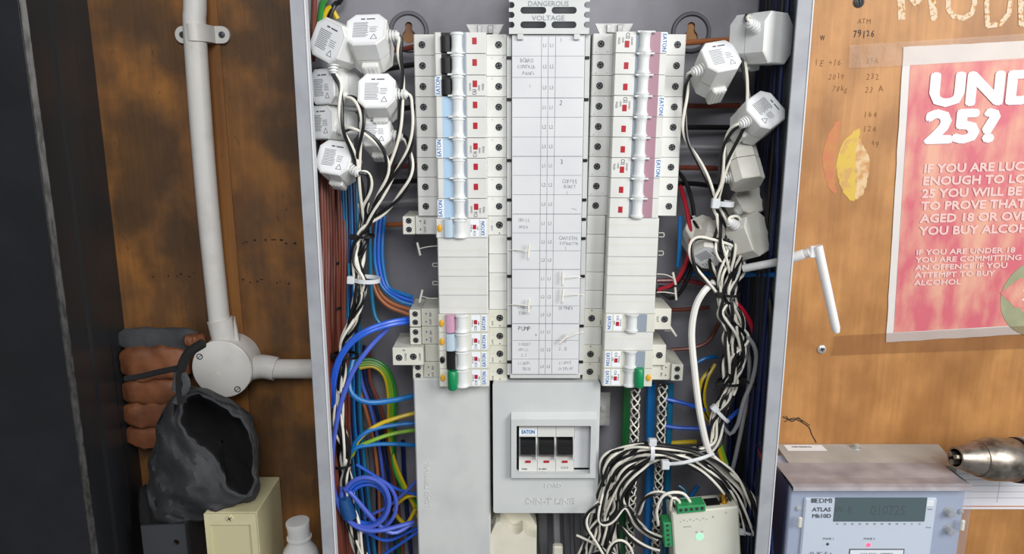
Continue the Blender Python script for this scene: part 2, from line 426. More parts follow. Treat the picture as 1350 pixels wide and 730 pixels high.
def spool(par, x, zc, h, mt='toggle_grey', slot='black_plastic', flare=True, name='toggle', xs=None):
    """toggle of one pole: waisted bridge piece proud of the nose"""
    b = MB(); n = 9; R = []
    w = 6.0
    for t, k in ((-.5, 1.0), (-.44, 1.0), (-.4, .84), (-.2, .74), (.2, .74), (.36, .84), (.38, .98), (.44, .98), (.45, .86), (.5, .86)):
        z = zc + t * h; ring = []
        for i in range(n):
            a = math.pi * (i / (n - 1)); ring.append(Vector((x - math.cos(a) * w * k, YN - .2 - math.sin(a) * 4.6 * (.4 + .6 * k), z)))
        ring += [Vector((x + w * k, YN + 1, z)), Vector((x - w * k, YN + 1, z))]
        R.append(ring)
    b.rings(R); return b.build(name, mt, par, smooth=True)
def words(par, items, y, mtname='print_dark', name='lettering'):
    b = MB()
    for t, size, x, z, ang, bold, sx in items: b.text(t, size, face(x, y, z, ang), 0, 'CENTER', bold, sx)
    return b.build(name, mtname, par)
def breaker3(slotm, toggle_slot_w, rating, swap_label=False):
    """three-pole breaker: three joined poles, each with screws, toggle, red flag"""
    r = root('circuit_breaker', 'x', 'breaker', (0, 0, 0))
    for k in range(3):
        z1 = -k * PITCH - .18; z0 = -(k + 1) * PITCH + .18; zc = (z0 + z1) / 2
        b = MB(); b.prism(body_profile(), z0, z1); p = b.build('pole', 'breaker_grey', r)
        screw_hole(p, 7.0, zc, ang=20 + 37 * k); screw_hole(p, 71.6, zc, ang=55 + 48 * k)
        b = MB(); b.box(24.6, 33.5, YN - .12, YN + .4, z0 + .1, z1 - .1, 0); b.build('toggle_slot', slotm, p)
        b = MB(); b.box(33.6, 44.8, YN - .1, YN + .3, z0 + .1, z1 - .1, 0); b.build('toggle_shade', 'slot_grey', p)  # grey strip on the flat nose: shadow beside the toggle put into its colour
        if slotm == 'black_plastic':
            b = MB(); b.rings([[Vector((28.5 - 3.6 * c_, YN - 3.4 * s_, zc + t * PITCH)) for c_, s_ in ((1.25, 0), (.9, .7), (0, 1), (-.9, .7), (-1.25, 0))] for t in (-.42, .3)]); b.build('toggle_wing', 'black_plastic', p, smooth=True)
        spool(p, 37.6, zc, PITCH * .98, 'toggle_grey')
        b = MB(); b.box(29.5, 44.4, YN - 3.4, YN - .1, z0 - .6, z0 + 1.0, .4); b.box(36.8, 38.2, YN - 5.1, YN - 4.4, z0 + .4, z0 + 1.2, .1); b.build('tie_bar', 'toggle_grey', p)
        b = MB(); b.box(45.4, 61.2, YN - .5, YN + .3, z0 + .15, z1 - .15, .15); b.build('face_plate', 'breaker_grey', p)
        b = MB(); b.box(50.2, 54, YN - .75, YN, zc - 1.2, zc + 4.2, .2); b.build('red_flag', 'red_flag', p)
        words(p, [(str(2 * k + 1), 1.9, 66, z1 - 2, 90, .01, 1), (str(2 * k + 2), 1.9, 75.6, z1 - 1.6, 90, .01, 1)], YS - .1, 'print_grey')
    z0 = -3 * PITCH; zc = z0 + PITCH / 2
    b = MB(); b.box(18.9, 24.2, YN - .3, YN + .3, z0 + .6, z0 + PITCH - 1.2, .1); lb = b.build('name_label', 'label_white', r)
    words(lb, [('EATON', 5.0, 21.5, zc, 90, .03, .85)], YN - .36, 'print_blue')
    words(r, [(rating, 4.6, 51.8, z0 + 3.5, 90, .02, .62), ('230/400', 2.2, 48.2, zc - 1, 90, 0, .9), ('10000', 2.2, 55.6, zc - 2, 90, 0, .9), ('FAZ6', 2.6, 58.8, zc - 1, 90, .01, .9)], YN - .58, 'print_dark')
    return r
def place(o, col, row, dx=0):
    z = ZT - row * PITCH
    if col == 'L': o.location = Vector((LXC + dx, 0, z)) * .001
    else:
        # turned half round, so its lower end is at the top; the column leans slightly
        o.rotation_euler = (0, math.pi + TILT, 0)
        o.location = Vector((RXC + dx - math.sin(TILT) * row * PITCH * 1.0, 0, z)) * .001
    return o
def lab(o, label, group=None):
    o['label'] = label
    if group: o['group'] = group
G3 = 'three-pole breakers of the two columns'
first = breaker3('black_plastic', 8, 'C63'); place(first, 'L', 0); lab(first, 'grey three-pole breaker with black toggle wings, topmost of the left column', G3)
pale = breaker3('pale_blue', 8, 'C16'); place(pale, 'L', 3); lab(pale, 'grey three-pole breaker with pale blue strip, directly below the black-winged one', G3)
q = dup(pale); place(q, 'L', 6); lab(q, 'grey three-pole breaker with pale blue strip, lowest three-pole of the left column', G3)
pk = breaker3('slot_pink', 13, 'C32')
for i, t in enumerate(('topmost three-pole breaker of the right column, mauve strip along its toggles', 'middle three-pole breaker of the right column, mauve strip along its toggles', 'lowest three-pole breaker of the right column, mauve strip, just above blanks')):
    q = pk if i == 0 else dup(pk)
    place(q, 'R', 3 * i + 3); lab(q, t, G3)

def blank(row, col, n_label, group, nose=True, hidden_shoulder=False):
    r = root('blanking_module', n_label, 'blank', (0, 0, 0), group)
    b = MB(); b.prism([(18, 96), (18, YN + .8), (18.8, YN), (61, YN), (61.8, YN + .8), (61.8, YS), (61.8, 96)], -PITCH + .2, -.2); b.build('blank_cover', 'breaker_grey', r)
    b = MB(); b.prism([(62.4, 96), (62.4, YS), (WB - .5, YS), (WB, YS + .5), (WB, 96)], -PITCH + .2, -.2); b.build('shoulder_cover', 'breaker_grey', r)
    b = MB(); b.box(19, 61, YN - .14, YN, -PITCH * .62, -PITCH * .6); b.box(19, 61, YN - .14, YN, -PITCH * .7, -PITCH * .68); b.build('fine_groove', 'breaker_cream', r)
    place(r, col, row); return r
GB = 'blank cover modules of both columns'
for k, t in enumerate(('topmost', 'second', 'third', 'lowest')):
    blank(10 + k, 'L', f'plain grey blank module, {t} of the four in the left column', GB)
for k, t in enumerate(('topmost', 'second', 'middle', 'fourth', 'lowest')):
    q = blank(10 + k, 'R', f'plain grey blank module, {t} of the five stacked in the right column', GB)
q = blank(16, 'R', 'plain cream blank module alone between two small breakers, right column', GB)

def rcbo(col, row, label, toggle, slot, rating='C16', btn=True, ext=None, cream=True, extra=0, logo_right=True):
    m = 'breaker_cream' if cream else 'breaker_grey'
    r = root('residual_current_breaker', label, 'breaker', (0, 0, 0), 'single-width safety breakers with test buttons')
    z1, z0 = -.2, -PITCH + .2; zc = -PITCH / 2
    b = MB(); b.prism([(17, 96), (17, YN + .8), (18, YN), (61, YN), (62.2, YN + 1), (62.2, YS), (WB - .5, YS), (WB, YS + .6), (WB, 96)], z0, z1); b.build('body', m, r)
    screw_hole(r, 71.8, zc + .5, 3.3, 70)
    if btn:
        b = MB(); M = TO(20.4, YN, zc) @ Matrix.Diagonal((.8, 1.15, 1, 1)); b.lathe([(2.9, 0), (2.7, .9), (2, 1.3), (.01, 1.35)], M, 16); b.build('test_button', 'button_yellow' if btn is True else btn, r, smooth=True)
    if slot:
        b = MB(); b.box(24.4, 33, YN - .15, YN + .4, z0 + .3, z1 - .3); b.build('toggle_slot', slot, r)
    if toggle != 'toggle_grey':
        if extra:
            b = MB(); b.rings([[Vector((29.5 + 4.6 * c_ * k, YN - 1 - 7 * s_ * k, zc - 1 + t * PITCH * 1.05)) for c_, s_ in ((-1, -.1), (-.9, .6), (-.4, 1), (.4, 1), (.9, .6), (1, -.1))] for t, k in ((-.5, .85), (-.42, 1), (.42, 1), (.5, .85))])
        else:
            b = MB(); b.rings([[Vector((28 - 4.2 * c_, YN - 4.2 * s_, zc + t * PITCH)) for c_, s_ in ((1, 0), (.8, .7), (0, 1), (-.8, .7), (-1, 0))] for t in (-.46, .46)])
        b.build('toggle_wing', toggle, r, smooth=True)
    spool(r, 37.8, zc, PITCH * .96)
    b = MB(); b.box(46.6, 54.2, YN - .3, YN + .2, z0 + 1, z1 - 1, .1); b.build('rating_label', 'label_white', r)
    b = MB(); b.box(49, 52, YN - .6, YN, zc - 1, zc + 3, .2); b.build('red_flag', 'red_flag', r)
    b = MB(); b.box(55.6, 60.4, YN - .3, YN + .2, z0 + 1, z1 - 1, .1); b.build('name_label', 'label_white', r)
    words(r, [('EATON', 4.6, 58, zc, 90, .03, .8)], YN - .4, 'print_blue')
    words(r, [(rating, 3.2, 50.6, zc - 4.4, 90, .01, .8), ('IN 30mA', 1.9, 47.8, zc, 90, 0, .9), ('240V', 1.9, 53.4, zc, 90, 0, .9), ('LINE', 2.3, 65.6, zc, 90, .01, 1), ('1', 2, 66, zc + 6, 90, 0, 1)], YN - .42, 'print_dark')
    b = MB(); b.prism([(71, zc - 7.2), (72.6, zc - 7.2), (71.8, zc - 6)], YS - .12, YS, 'y'); b.build('arrow_mark', 'print_dark', r)
    if ext: ext(r, z0, z1, zc, m)
    return place(r, col, row)
def ext_small(x0, x1, x2, two=True, txt='IN1', yf=54):
    """wiring block that sticks out to the side, with two little screws on its end"""
    def f(r, z0, z1, zc, m):
        b = MB(); b.box(x1, 17, yf, 96, z0, z1, .5); b.build('side_block', m, r)
        b = MB(); b.box(x0, x1 - .3, yf - 3, 94, z0 + .3, z1 - .3, .5); b.build('terminal_block', 'breaker_cream', r)
        xm = (x0 + x1) / 2
        for dz in (4.2, -3.6): screw_hole(r, xm, zc + dz, 2.8, 40, y=yf - 3)
        words(r, [('IN1', 2.6, x1 + 8.4, zc + 3, 90, .01, 1), ('OUT', 2.6, x1 + 8.4, zc - 4, 90, .01, 1), ('240V~', 2, x1 + 20, zc, 90, 0, 1)], yf - .12, 'print_dark')
        b = MB()
        for dz in (3.6, -4): b.prism([(x1 + 3.4, zc + dz), (x1 + 4.8, zc + dz - 1), (x1 + 4.8, zc + dz + 1)], yf - .12, yf, 'y')
        b.build('arrow_mark', 'print_dark', r)
    return f
def ext_load(x0, yf=44):
    def f(r, z0, z1, zc, m):
        b = MB(); b.box(x0, 2, yf, 92, z0, z1, .5); b.build('terminal_block', 'breaker_cream', r)
        b = MB(); b.box(2.4, 17, 55, 92, z0, z1, .4); b.build('side_block', m, r)
        screw_hole(r, x0 + 6, zc - 1, 3.3, 30, y=yf); screw_hole(r, x0 + 19, zc, 3.3, 75, y=yf)
        words(r, [('LOAD', 2.5, x0 + 12, zc, 90, .01, 1), ('LOAD', 2.5, x0 + 25, zc, 90, .01, 1), ('N', 2.6, x0 + 10.5, zc + 6, 0, .01, 1)], yf - .12, 'print_dark')
    return f
rcbo('L', 9, 'small breaker with yellow test button below the left three-pole breakers', 'sky_plastic', 'sky_plastic', 'C16', True, ext_small(-14, -3, 0), False)
rcbo('L', 14, 'small breaker with pink toggle wing in the left column', 'rose', 'slot_pink', 'C20', True, ext_small(-10.5, 0, 0))
rcbo('L', 15, 'small breaker with pale blue toggle wing, between the pink and black ones', 'sky_plastic', 'sky_plastic', 'C16', True, ext_small(-10.5, 0, 0))
rcbo('L', 16, 'small breaker with black toggle switched over, just above the green one, left column', 'black_plastic', None, 'C10', 'black_plastic', ext_load(-26))
rcbo('L', 17, 'small breaker with big green toggle, lowest of the left column', 'toggle_green', None, 'C10', True, ext_small(-9, 1, 0), extra=1)
# right column small breakers (rows are turned half round)
def rterm(x0, x1, yf=48, h=None):
    def f(r, z0, z1, zc, m):
        b = MB(); b.box(x0, 17, yf, 94, z0 - 1.5, z1 + 1.5, .5); b.build('terminal_block', 'breaker_cream', r)
        screw_hole(r, x0 + 6, zc, 3.3, 30, y=yf); words(r, [('OUT', 2.6, x0 + 12.4, zc, 90, .01, 1)], yf - .12, 'print_dark')
    return f
rcbo('R', 15, 'small breaker with grey toggle, uppermost small one in the right column', 'toggle_grey', 'slot_grey', 'C10', False, rterm(0, 0, 48))
rcbo('R', 17, 'small breaker with grey toggle, touching the green-toggle one, right column', 'toggle_grey', 'slot_grey', 'C16', False, rterm(3, 0, 48))
rcbo('R', 18, 'small breaker with green toggle, lowest of the right column', 'toggle_green', None, 'C16', True, ext_small(-14, -3, 0, yf=52), extra=1)
# plastic retaining tags on thin strings of the blanks
GT = 'T-ended plastic retaining strings of the blanks'
def ttag(pts, tdir, label, y=44, r=.45):
    w = [P(u, v, yy) for u, v, yy in pts]
    o = root('retaining_string', label, 'plastic tag', w[-1], GT)
    b = MB(); b.tube(w, r, 6, 2); b.build('string', 'wire_white', o, smooth=True)
    if tdir is not None:
        e = w[-1]; d = Vector((math.sin(math.radians(tdir)), 0, math.cos(math.radians(tdir))))
        b = MB(); b.tube([e - d * 6, e, e + d * 6], .6 + r, 6, 3); b.build('crossbar', 'wire_white', o, smooth=True)
ttag([(577, 324, 62), (565, 325, 60), (552, 328, 60)], -12, 'plastic T tag sticking out left beside the top blank, under the side terminals')
ttag([(577, 393, 62), (566, 393, 60), (555, 390, 56)], 14, 'plastic T tag sticking out left, above the left side terminal blocks')
ttag([(577, 347, 62), (571, 347, 60), (571, 351, 60), (577, 351, 62)], None, 'tiny string loop beside the second left blank', r=.4)
ttag([(577, 371, 62), (571, 371, 60), (571, 375, 60), (577, 375, 62)], None, 'tiny string loop beside the third left blank', r=.4)
ttag([(869, 307, 62), (875, 307, 60), (875, 312, 60), (869, 312, 62)], None, 'tiny string loop beside the topmost right blank', r=.4)
ttag([(868, 331, 62), (874, 331, 60), (874, 336, 60), (868, 336, 62)], None, 'tiny string loop beside the second right blank', r=.4)
ttag([(866, 361, 62), (878, 362, 60), (889, 367, 60)], -15, 'plastic T tag hanging right of the blanks, upper of two')
ttag([(866, 385, 62), (876, 385, 60), (891, 387, 60)], -8, 'plastic T tag hanging right of the blanks, lower of two')
ttag([(876, 436, 62), (884, 436, 58), (887, 436, 50)], -35, 'plastic T tag beside the right terminal block')
for (u0, v0, u1, v1, t, tt) in ((668, 330, 697, 331, 5, 'left half, upper'), (668, 402, 697, 403, 3, 'left half, lower'), (771, 366, 742, 366, 0, 'right half, upper'), (771, 389, 742, 389, 4, 'right half, middle'), (771, 437, 744, 446, 45, 'right half, lowest')):
    ttag([(u0, v0, 48), ((u0 + u1) / 2, (v0 + v1) / 2 - 1, 41), (u1, v1, 40)], t, f'thin plastic T tag lying over the white circuit chart, {tt}', r=.35)

# ---------------------------------------------------------------- circuit chart, chassis rails, vented cover
cx0, cx1 = X(675, 60, 44), X(771, 60, 44); cz1, cz0 = Z(46, 44), Z(493, 44)
ch = root('busbar_chassis', 'grey busbar chassis with clip rails between the two breaker columns', 'chassis', ((cx0 + cx1) / 2, 48, cz0 - 3))
b = MB(); b.box(X(668, 60, 48), cx0 - .4, 47, 95, cz0 - 2, cz1, .4); b.build('side_rail', 'cover_grey', ch)
b = MB(); b.box(cx1 + .4, X(778, 60, 48), 47, 95, cz0 - 2, cz1, .4); b.build('side_rail', 'cover_grey', ch)
b = MB(); b.box(cx0 - 2, cx1 + 2, 46, 94, cz0 - 5, cz0 - .3, .6); b.build('bottom_bar', 'cover_grey', ch)
b = MB(); b.box(cx0 - .2, cx1 + .2, 50, 90, cz0, cz1, .3); b.build('core', 'cover_grey', ch)
for i, rr in enumerate((1, 3, 6, 8, 9, 10, 12, 14.7, 16.7)):
    for xx in (X(671, 60, 46), X(774.5, 60, 46)):
        zz = cz1 - rr * PITCH - 1
        b = MB(); b.box(xx - 2, xx + 2, 45.4, 47.2, zz - 1.2, zz + 1.2, .3); b.build('clip', 'black_plastic', ch)
ct = root('circuit_chart', 'white handwritten circuit chart card down the middle between breaker columns', 'chart', ((cx0 + cx1) / 2, 44, cz0))
b = MB(); b.box(cx0, cx1, 44, 45, cz0, cz1, .2); b.build('card', 'card_white', ct)
b = MB(); yb = 43.9
rows = [cz1 - PITCH * i for i in range(1, 17)]
rows = [Z(v, 44) for v in (74, 102, 129, 154.5, 180.5, 206, 231, 256.5, 282, 307, 330.5, 355, 379.6, 403, 426.5, 448.5, 473)]
for i, z in enumerate(rows): t = .28 if i % 3 == 2 else .16; b.box(cx0 + .5, cx1 - .5, yb, 44.1, z - t, z + t)
VL = [X(714, 60, 44), X(723, 60, 44), X(732.5, 60, 44)]
for x in VL: b.box(x - .18, x + .18, yb, 44.1, cz0, cz1 - 1)
b.build('grid_lines', 'chart_line', ct)
b = MB(); zz = [cz1] + rows + [cz0]
for i in range(18):
    zc = (zz[i] + zz[i + 1]) / 2; s = 'L%d' % (i % 3 + 1)
    for j in (0, 1): b.text(s, 4.2, face((VL[j] + VL[j + 1]) / 2, yb, zc), 0, 'CENTER', .0, .8)
b.build('lettering', 'chart_line', ct)
b = MB()
def hw(t, u, v, size, sd=0, y=yb, mb=None, ang=0, sx=.8): (mb or b).hand(t, size, face(X(u, v, y), y, Z(v, y), ang), 0, sd, sx)
for i, (t, u, v, s) in enumerate((('BOARD', 694, 80, 4.4), ('CONTROL', 694, 88, 4.4), ('PANEL', 697, 96.5, 4.4), ('1', 699, 113, 4), ('1', 740, 53, 4), ('COFFEE', 751, 239, 4.4), ('ROAST', 751, 246, 4.2), ('1', 748, 254, 4.4), ('GRILL', 691, 290, 4.2), ('AREA', 690, 299, 4),
        ('CANTEEN', 748, 314, 4.4), ('EXTRACTOR', 750, 321, 3.6), ('2', 746, 327, 3.6), ('SHADES', 692, 405, 4.4), ('FAN', 689, 413, 4.4), ('DIMMER', 746, 406, 4.4), ('SOCKET', 692, 454, 3.8), ('GRILL', 690, 461, 3.8), ('2.2', 691, 468, 3.6), ('2.0', 742, 460, 5), ('LIGHTS', 691, 479, 3.8), ('DECK', 694, 486, 3.8), ('LIGHTS', 745, 478, 3.8), ('DISPLAY', 746, 486, 3.8), ('50', 744, 450, 4), ('~~', 757, 275, 5))):
    hw(t, u, v, s, i)
b.build('pencil_writing', 'pencil', ct)
b = MB(); hw('2', 740, 135, 6, 3); hw('3', 741, 214, 6, 5); hw('PUMP', 691, 433, 5.6, 6); hw('6', 707, 441, 4, 2); b.build('pencil_writing', 'pencil_dark', ct)
# vented cover with the moulded warning
vx0, vx1 = X(671, 20, 43), X(777, 20, 43); vz0 = Z(45, 43); vz1 = Z(-45, 43)
vc = root('vented_cover', 'white slotted plastic cover with moulded warning above the circuit chart', 'cover', ((vx0 + vx1) / 2, 43, vz0))
holes = []; k = vx1 - vx0
for vv in (-24, -5, 14, 33):
    z = Z(vv, 43)
    for u0, u1 in ((686, 720), (727, 760)): holes.append(rrect(X(u0, 20, 43), X(u1, 20, 43), z - 2.7, z + 2.7, 2.6))
out = [(vx0 + 1, vz0)]; 
def notch(side, v):
    z = Z(v, 43); x = vx1 if side else vx0; d = -4.5 if side else 4.5
    q = [(x, z - 2.4), (x + d * .7, z - 2.4), (x + d, z - 1), (x + d, z + 1), (x + d * .7, z + 2.4), (x, z + 2.4)]
    return q if side else q[::-1]
out = [(vx0, vz0), (vx1, vz0)]
for v in (33, 20, 7, -6, -20): out += notch(1, v)
out += [(vx1, vz1), (vx0, vz1)]
for v in (-20, -6, 7, 20, 33): out += notch(0, v)
b = MB(); b.plate(out, holes, 41, 43.6); b.build('slotted_plate', 'cover_grey', vc)
for u in (686, 760.5):
    b = MB(); b.box(X(u - 4, 45, 43), X(u + 4, 45, 43), 41.4, 43.5, vz0 - 4.4, vz0 + .1, .3); b.build('clip_tab', 'cover_grey', vc)
b = MB(); b.text('DANGEROUS', 5.6, face(X(723, 5, 41), 41, Z(5, 41)), 0, 'CENTER', 0, 1, .3); b.text('VOLTAGE', 5.6, face(X(723, 24, 41), 41, Z(24, 41)), 0, 'CENTER', 0, 1.1, .3); b.build('raised_lettering', 'print_grey', vc)
b = MB(); b.box(vx0 + 1, vx1 - 1, 70, 74, vz0, vz1); b.build('inner_bar', 'dark_steel', vc)

# ---------------------------------------------------------------- main switch cover, left cover plate
def X2(u, y, v=590): return X(u, v, y)
bx0, bx1 = X2(650, 44), X2(789.5, 44); bz1, bz0 = Z(504, 44), Z(676, 44)
mc = root('main_switch_cover', 'pale grey plastic box with a window showing the main switch', 'cover', ((bx0 + bx1) / 2, 44, bz0))
wx0, wx1, wz1, wz0 = X2(681, 42), X2(778, 42), Z(559, 42), Z(622, 42)
win = rrect(wx0, wx1, wz0, wz1, .8, 3)
b = MB(); b.plate(rrect(bx0, bx1, bz0, bz1, 2.5), [win], 44, 47); b.build('front_plate', 'box_grey', mc)
b = MB(); b.plate(rrect(bx0, bx1, bz0, bz1, 2.5), [rrect(bx0 + 2, bx1 - 2, bz0 + 2, bz1 - 2, 2)], 47, 100); b.build('side_walls', 'box_grey', mc)
fx0, fx1, fz1, fz0 = X2(674, 38), X2(786, 38), Z(546, 38), Z(630, 38)
b = MB()   # raised bezel: sloped top, rim
b.plate([(fx0, fz0), (fx1, fz0), (fx1, fz1 - 5), (fx0, fz1 - 5)], [rrect(wx0, wx1, wz0, wz1, .6, 3)], 38, 44)
b.prism([(44, fz1), (38, fz1 - 5), (44, fz1 - 5)], fx0, fx1, 'x'); b.build('window_bezel', 'box_grey', mc)
b = MB(); b.box(X2(757, 50), X2(777, 50), 49, 51, Z(616, 50), Z(560, 50), .3); b.build('blank_strip', 'card_white', mc)
b = MB(); b.box(bx0 + 3, bx1 - 3, 92, 95, bz0 + 3, bz1 - 3, .3); b.build('inner_back', 'plate_grey', mc)
b = MB()
b.text('LOAD', 6, face((fx0 + fx1) / 2, 43.8, Z(640, 44)), 0, 'CENTER', 0, 1, .3); b.text('DIN-T LINE', 8.5, face(X2(726, 44), 43.8, Z(661, 44)), 0, 'CENTER', .02, 1.1, .3)
b.build('raised_lettering', 'cover_grey', mc)
ms = root('main_switch', 'three-pole main switch with three black levers in the cover window', 'switch', (X2(720, 52), 52, Z(622, 52)))
sx0, sx1 = X2(684, 46), X2(757, 46); st, sb = Z(561, 46), Z(621, 46); pw = (sx1 - sx0) / 3; H = st - sb
for k in range(3):
    a, c = sx0 + k * pw + .15, sx0 + (k + 1) * pw - .15
    b = MB(); b.prism([(90, st), (47, st), (45, st - 1), (45, st - H * .23), (52, st - H * .27), (52, st - H * .62), (45, st - H * .66), (44, sb + 1), (47, sb), (90, sb)], a, c, 'x'); p = b.build('pole', 'breaker_grey', ms)
    b = MB(); b.rings([[Vector((x, y, z)) for y, z in ((51.5, st - H * .25), (43, st - H * .29), (36, st - H * .36), (35, st - H * .52), (40, st - H * .6), (51.5, st - H * .6))] for x in (a + 1.4, c - 1.8)]); b.build('lever', 'black_plastic', p)
    b = MB(); b.box(c - 1.6, c - .1, 41, 52, st - H * .7, st - H * .24, .3); b.build('lever_guard', 'breaker_grey', p)
    b = MB(); b.box((a + c) / 2 - 2.6, (a + c) / 2 + 2.6, 43.6, 44.8, st - H * .79, st - H * .745, .2); b.build('red_flag', 'red_flag', p)
b = MB(); b.box(sx0 + .4, sx0 + pw - .4, 44.7, 45.2, st - H * .2, st - H * .05); lb = b.build('name_label', 'label_white', ms)
words(lb, [('EATON', 5.0, sx0 + pw / 2, st - H * .125, 0, .035, .75)], 44.62, 'print_blue')
words(ms, [('MAIN', 2.2, sx0 + pw * .3, st - H * .93, 0, .01, 1), ('IS-100/3', 2.2, sx0 + pw * 1.3, st - H * .93, 0, .01, 1), ('C C C', 3.2, sx0 + pw * 2.5, st - H * .9, 0, 0, .8)], 43.9, 'print_dark')

px0, px1 = X2(547, 46), X2(646, 46); pz1, pz0 = Z(500, 46), -520
cp = root('busbar_cover', 'long flat pale grey cover below the left breaker column', 'cover', ((px0 + px1) / 2, 46, pz0))
b = MB(); b.box(px0, px1, 48, 100, pz0, pz1, 1.2); b.build('front_plate', 'cover_grey', cp)
b = MB(); b.text('LOAD TERMINAL', 6, face(X2(563, 46, 640), 47.8, Z(640, 46), 90), 0, 'CENTER', 0, 1, .35); b.build('raised_lettering', 'cover_grey', cp)

# ---------------------------------------------------------------- sensor boxes (clip-on current sensors)
def ct_sensor(u, v, y, n, roll, s, depth, relief, label, m='sensor_white', tab=True, sticker=True, rlen=10, aspect=1.0):
    """octagonal face of s mm centred at (u,v,y) looking along n; relief = angle of the cable boot in the face plane"""
    c = P(u, v, y); n = Vector(n).normalized(); yy = -n
    xx = Vector((1, 0, 0)); xx = (xx - yy * xx.dot(yy)).normalized(); zz = xx.cross(yy)
    M = Matrix(((xx.x, yy.x, zz.x, c.x), (xx.y, yy.y, zz.y, c.y), (xx.z, yy.z, zz.z, c.z), (0, 0, 0, 1))) @ Matrix.Rotation(-math.radians(roll), 4, 'Y')
    r = root('current_sensor', label, 'sensor', c, 'white clip-on current sensors')
    h = s / 2; w = h * aspect; k = h * .42
    def octo(f): return [(w * f, -(h - k) * f), (w * f, (h - k) * f), ((w - k) * f, h * f), (-(w - k) * f, h * f), (-w * f, (h - k) * f), (-w * f, -(h - k) * f), (-(w - k) * f, -h * f), ((w - k) * f, -h * f)]
    def ring(f, t): return [M @ Vector((p[0], t, p[1])) for p in octo(f)]
    b = MB(); b.rings([ring(.95, 0), ring(1, .9), ring(1, depth * .52)]); b.build('front_half', m, r)
    b = MB(); b.rings([ring(.985, depth * .54), ring(.985, depth * .97), ring(.93, depth)]); b.build('rear_half', m, r)
    if tab:
        b = MB(); b.box(-w * .42, w * .42, depth * .62, depth * 1.12, -h - 4, -h + 4, 1, M=M); tb = b.build('latch', m, r)
        b = MB()
        for i in range(3): b.box(-w * .26 + i * w * .2, -w * .14 + i * w * .2, depth * .68, depth * 1.06, -h - 4.5, -h - 3.9, .1, M=M)
        b.build('grip_rib', m, tb)
    if sticker:
        b = MB(); b.prism([(p[0] * .86, p[1] * .86) for p in octo(1)], -.12, .2, 'y', M=M); st_ = b.build('sticker', 'sticker', r)
        b = MB(); rnd = random.Random(u)
        for i in range(11):
            z = h * (.4 - i * .09)
            x1_ = w * rnd.uniform(.02, .16)
            b.box(-w * .62, x1_, -.2, -.1, z - h * .016, z + h * .016, M=M)
        for i in range(4): b.box(w * .2, w * rnd.uniform(.5, .62), -.2, -.1, h * (.1 - i * .1) - .2, h * (.1 - i * .1) + .2, M=M)
        b.box(-w * .28, -w * .08, -.2, -.1, h * .6, h * .68, M=M); b.box(0, w * .42, -.2, -.1, h * .6, h * .67, M=M)
        # warning triangle outline
        T = [(w * .28, -h * .66), (w * .6, -h * .66), (w * .44, -h * .36)]
        for i in range(3):
            p, q_ = Vector(T[i]), Vector(T[(i + 1) % 3]); d = (q_ - p).normalized(); nn = Vector((-d.y, d.x)) * .22
            b.prism([tuple(p - nn), tuple(q_ - nn), tuple(q_ + nn), tuple(p + nn)], -.2, -.1, 'y', M=M)
        b.build('printed_lines', 'print_mid', st_)
    a = math.radians(relief); d = Vector((math.cos(a), 0, math.sin(a)))
    rlen = rlen * 1.15; e0 = d * (w * .84); Mr = M @ TO(e0.x, depth * .25, e0.z, d)
    prof = [(4, -1)]; L = rlen
    for i in range(5):
        t = i * L / 5; rr = 5.4 - i * .3
        prof += [(rr, t), (rr, t + L * .09), (2.8, t + L * .11), (2.8, t + L * .19)]
    prof += [(1.9, L * 1.05)]
    b = MB(); b.lathe(prof, Mr, 14); b.build('cable_boot', 'sensor_white', r, smooth=True)
    dw = (M.to_3x3() @ d).normalized(); end = M @ (e0 + Vector((0, depth * .25, 0)) + d * (L * 1.03))
    return end, dw
S = {}
S['a'] = ct_sensor(431, 53, 22, (-.42, -.9, .12), -28, 32, 30, -62, 'white current sensor box tilted in the top left cabinet corner')
S['b'] = ct_sensor(482, 38, 24, (-.05, -.78, .62), 0, 33, 34, 0, 'white current sensor box with boot to the right, beside the left keyhole')
S['c'] = ct_sensor(424, 114, 34, (-.55, -.84, .05), 0, 29, 32, -25, 'white sensor box against the left cabinet wall, below the tilted corner one', rlen=8)
S['d'] = ct_sensor(496, 119, 26, (-.03, -.9, .42), 0, 31, 30, 0, 'white sensor box in the second row, nearest the left breaker column')
S['e'] = ct_sensor(422, 161, 36, (-.5, -.86, .1), 0, 28, 32, -20, 'white sensor box against the left wall, third from the top', rlen=8)
S['f'] = ct_sensor(494, 172, 36, (.0, -.93, .36), 0, 27, 28, -8, 'white sensor box with printed label, lowest beside the left breakers')
S['g'] = ct_sensor(440, 207, 26, (-.12, -.9, .42), -12, 30, 26, -20, 'white sensor box tilted slightly, lowest of the left group by the cabinet wall')
S['h'] = ct_sensor(1027, 50, 22, (.62, -.78, .0), 0, 40, 34, 160, 'large white sensor box in the top right cabinet corner, seen from its side', sticker=False, rlen=13)
S['i'] = ct_sensor(951, 73, 26, (.05, -.82, .57), 14, 30, 36, 192, 'white sensor box with label and left-pointing boot, right of the right keyhole', rlen=11)
S['j'] = ct_sensor(1010, 144, 22, (.2, -.85, .5), -52, 31, 30, 262, 'white sensor box turned on a corner against the right cabinet wall', rlen=10)
S['k'] = ct_sensor(986, 243, 34, (.12, -.55, -.83), 4, 26, 38, 185, 'cream sensor box standing end on, middle of the right side', m='sensor_cream', sticker=False, rlen=8)
S['l'] = ct_sensor(992, 262, 62, (.1, -.8, .55), 20, 27, 26, 200, 'dusty sensor box behind the white tie, right side', m='sensor_cream', sticker=False, rlen=6)
S['m'] = ct_sensor(1001, 307, 34, (.62, -.7, .35), 28, 36, 38, 138, 'large cream sensor box lying against the right wall above the antenna', m='sensor_cream', sticker=False, rlen=13)
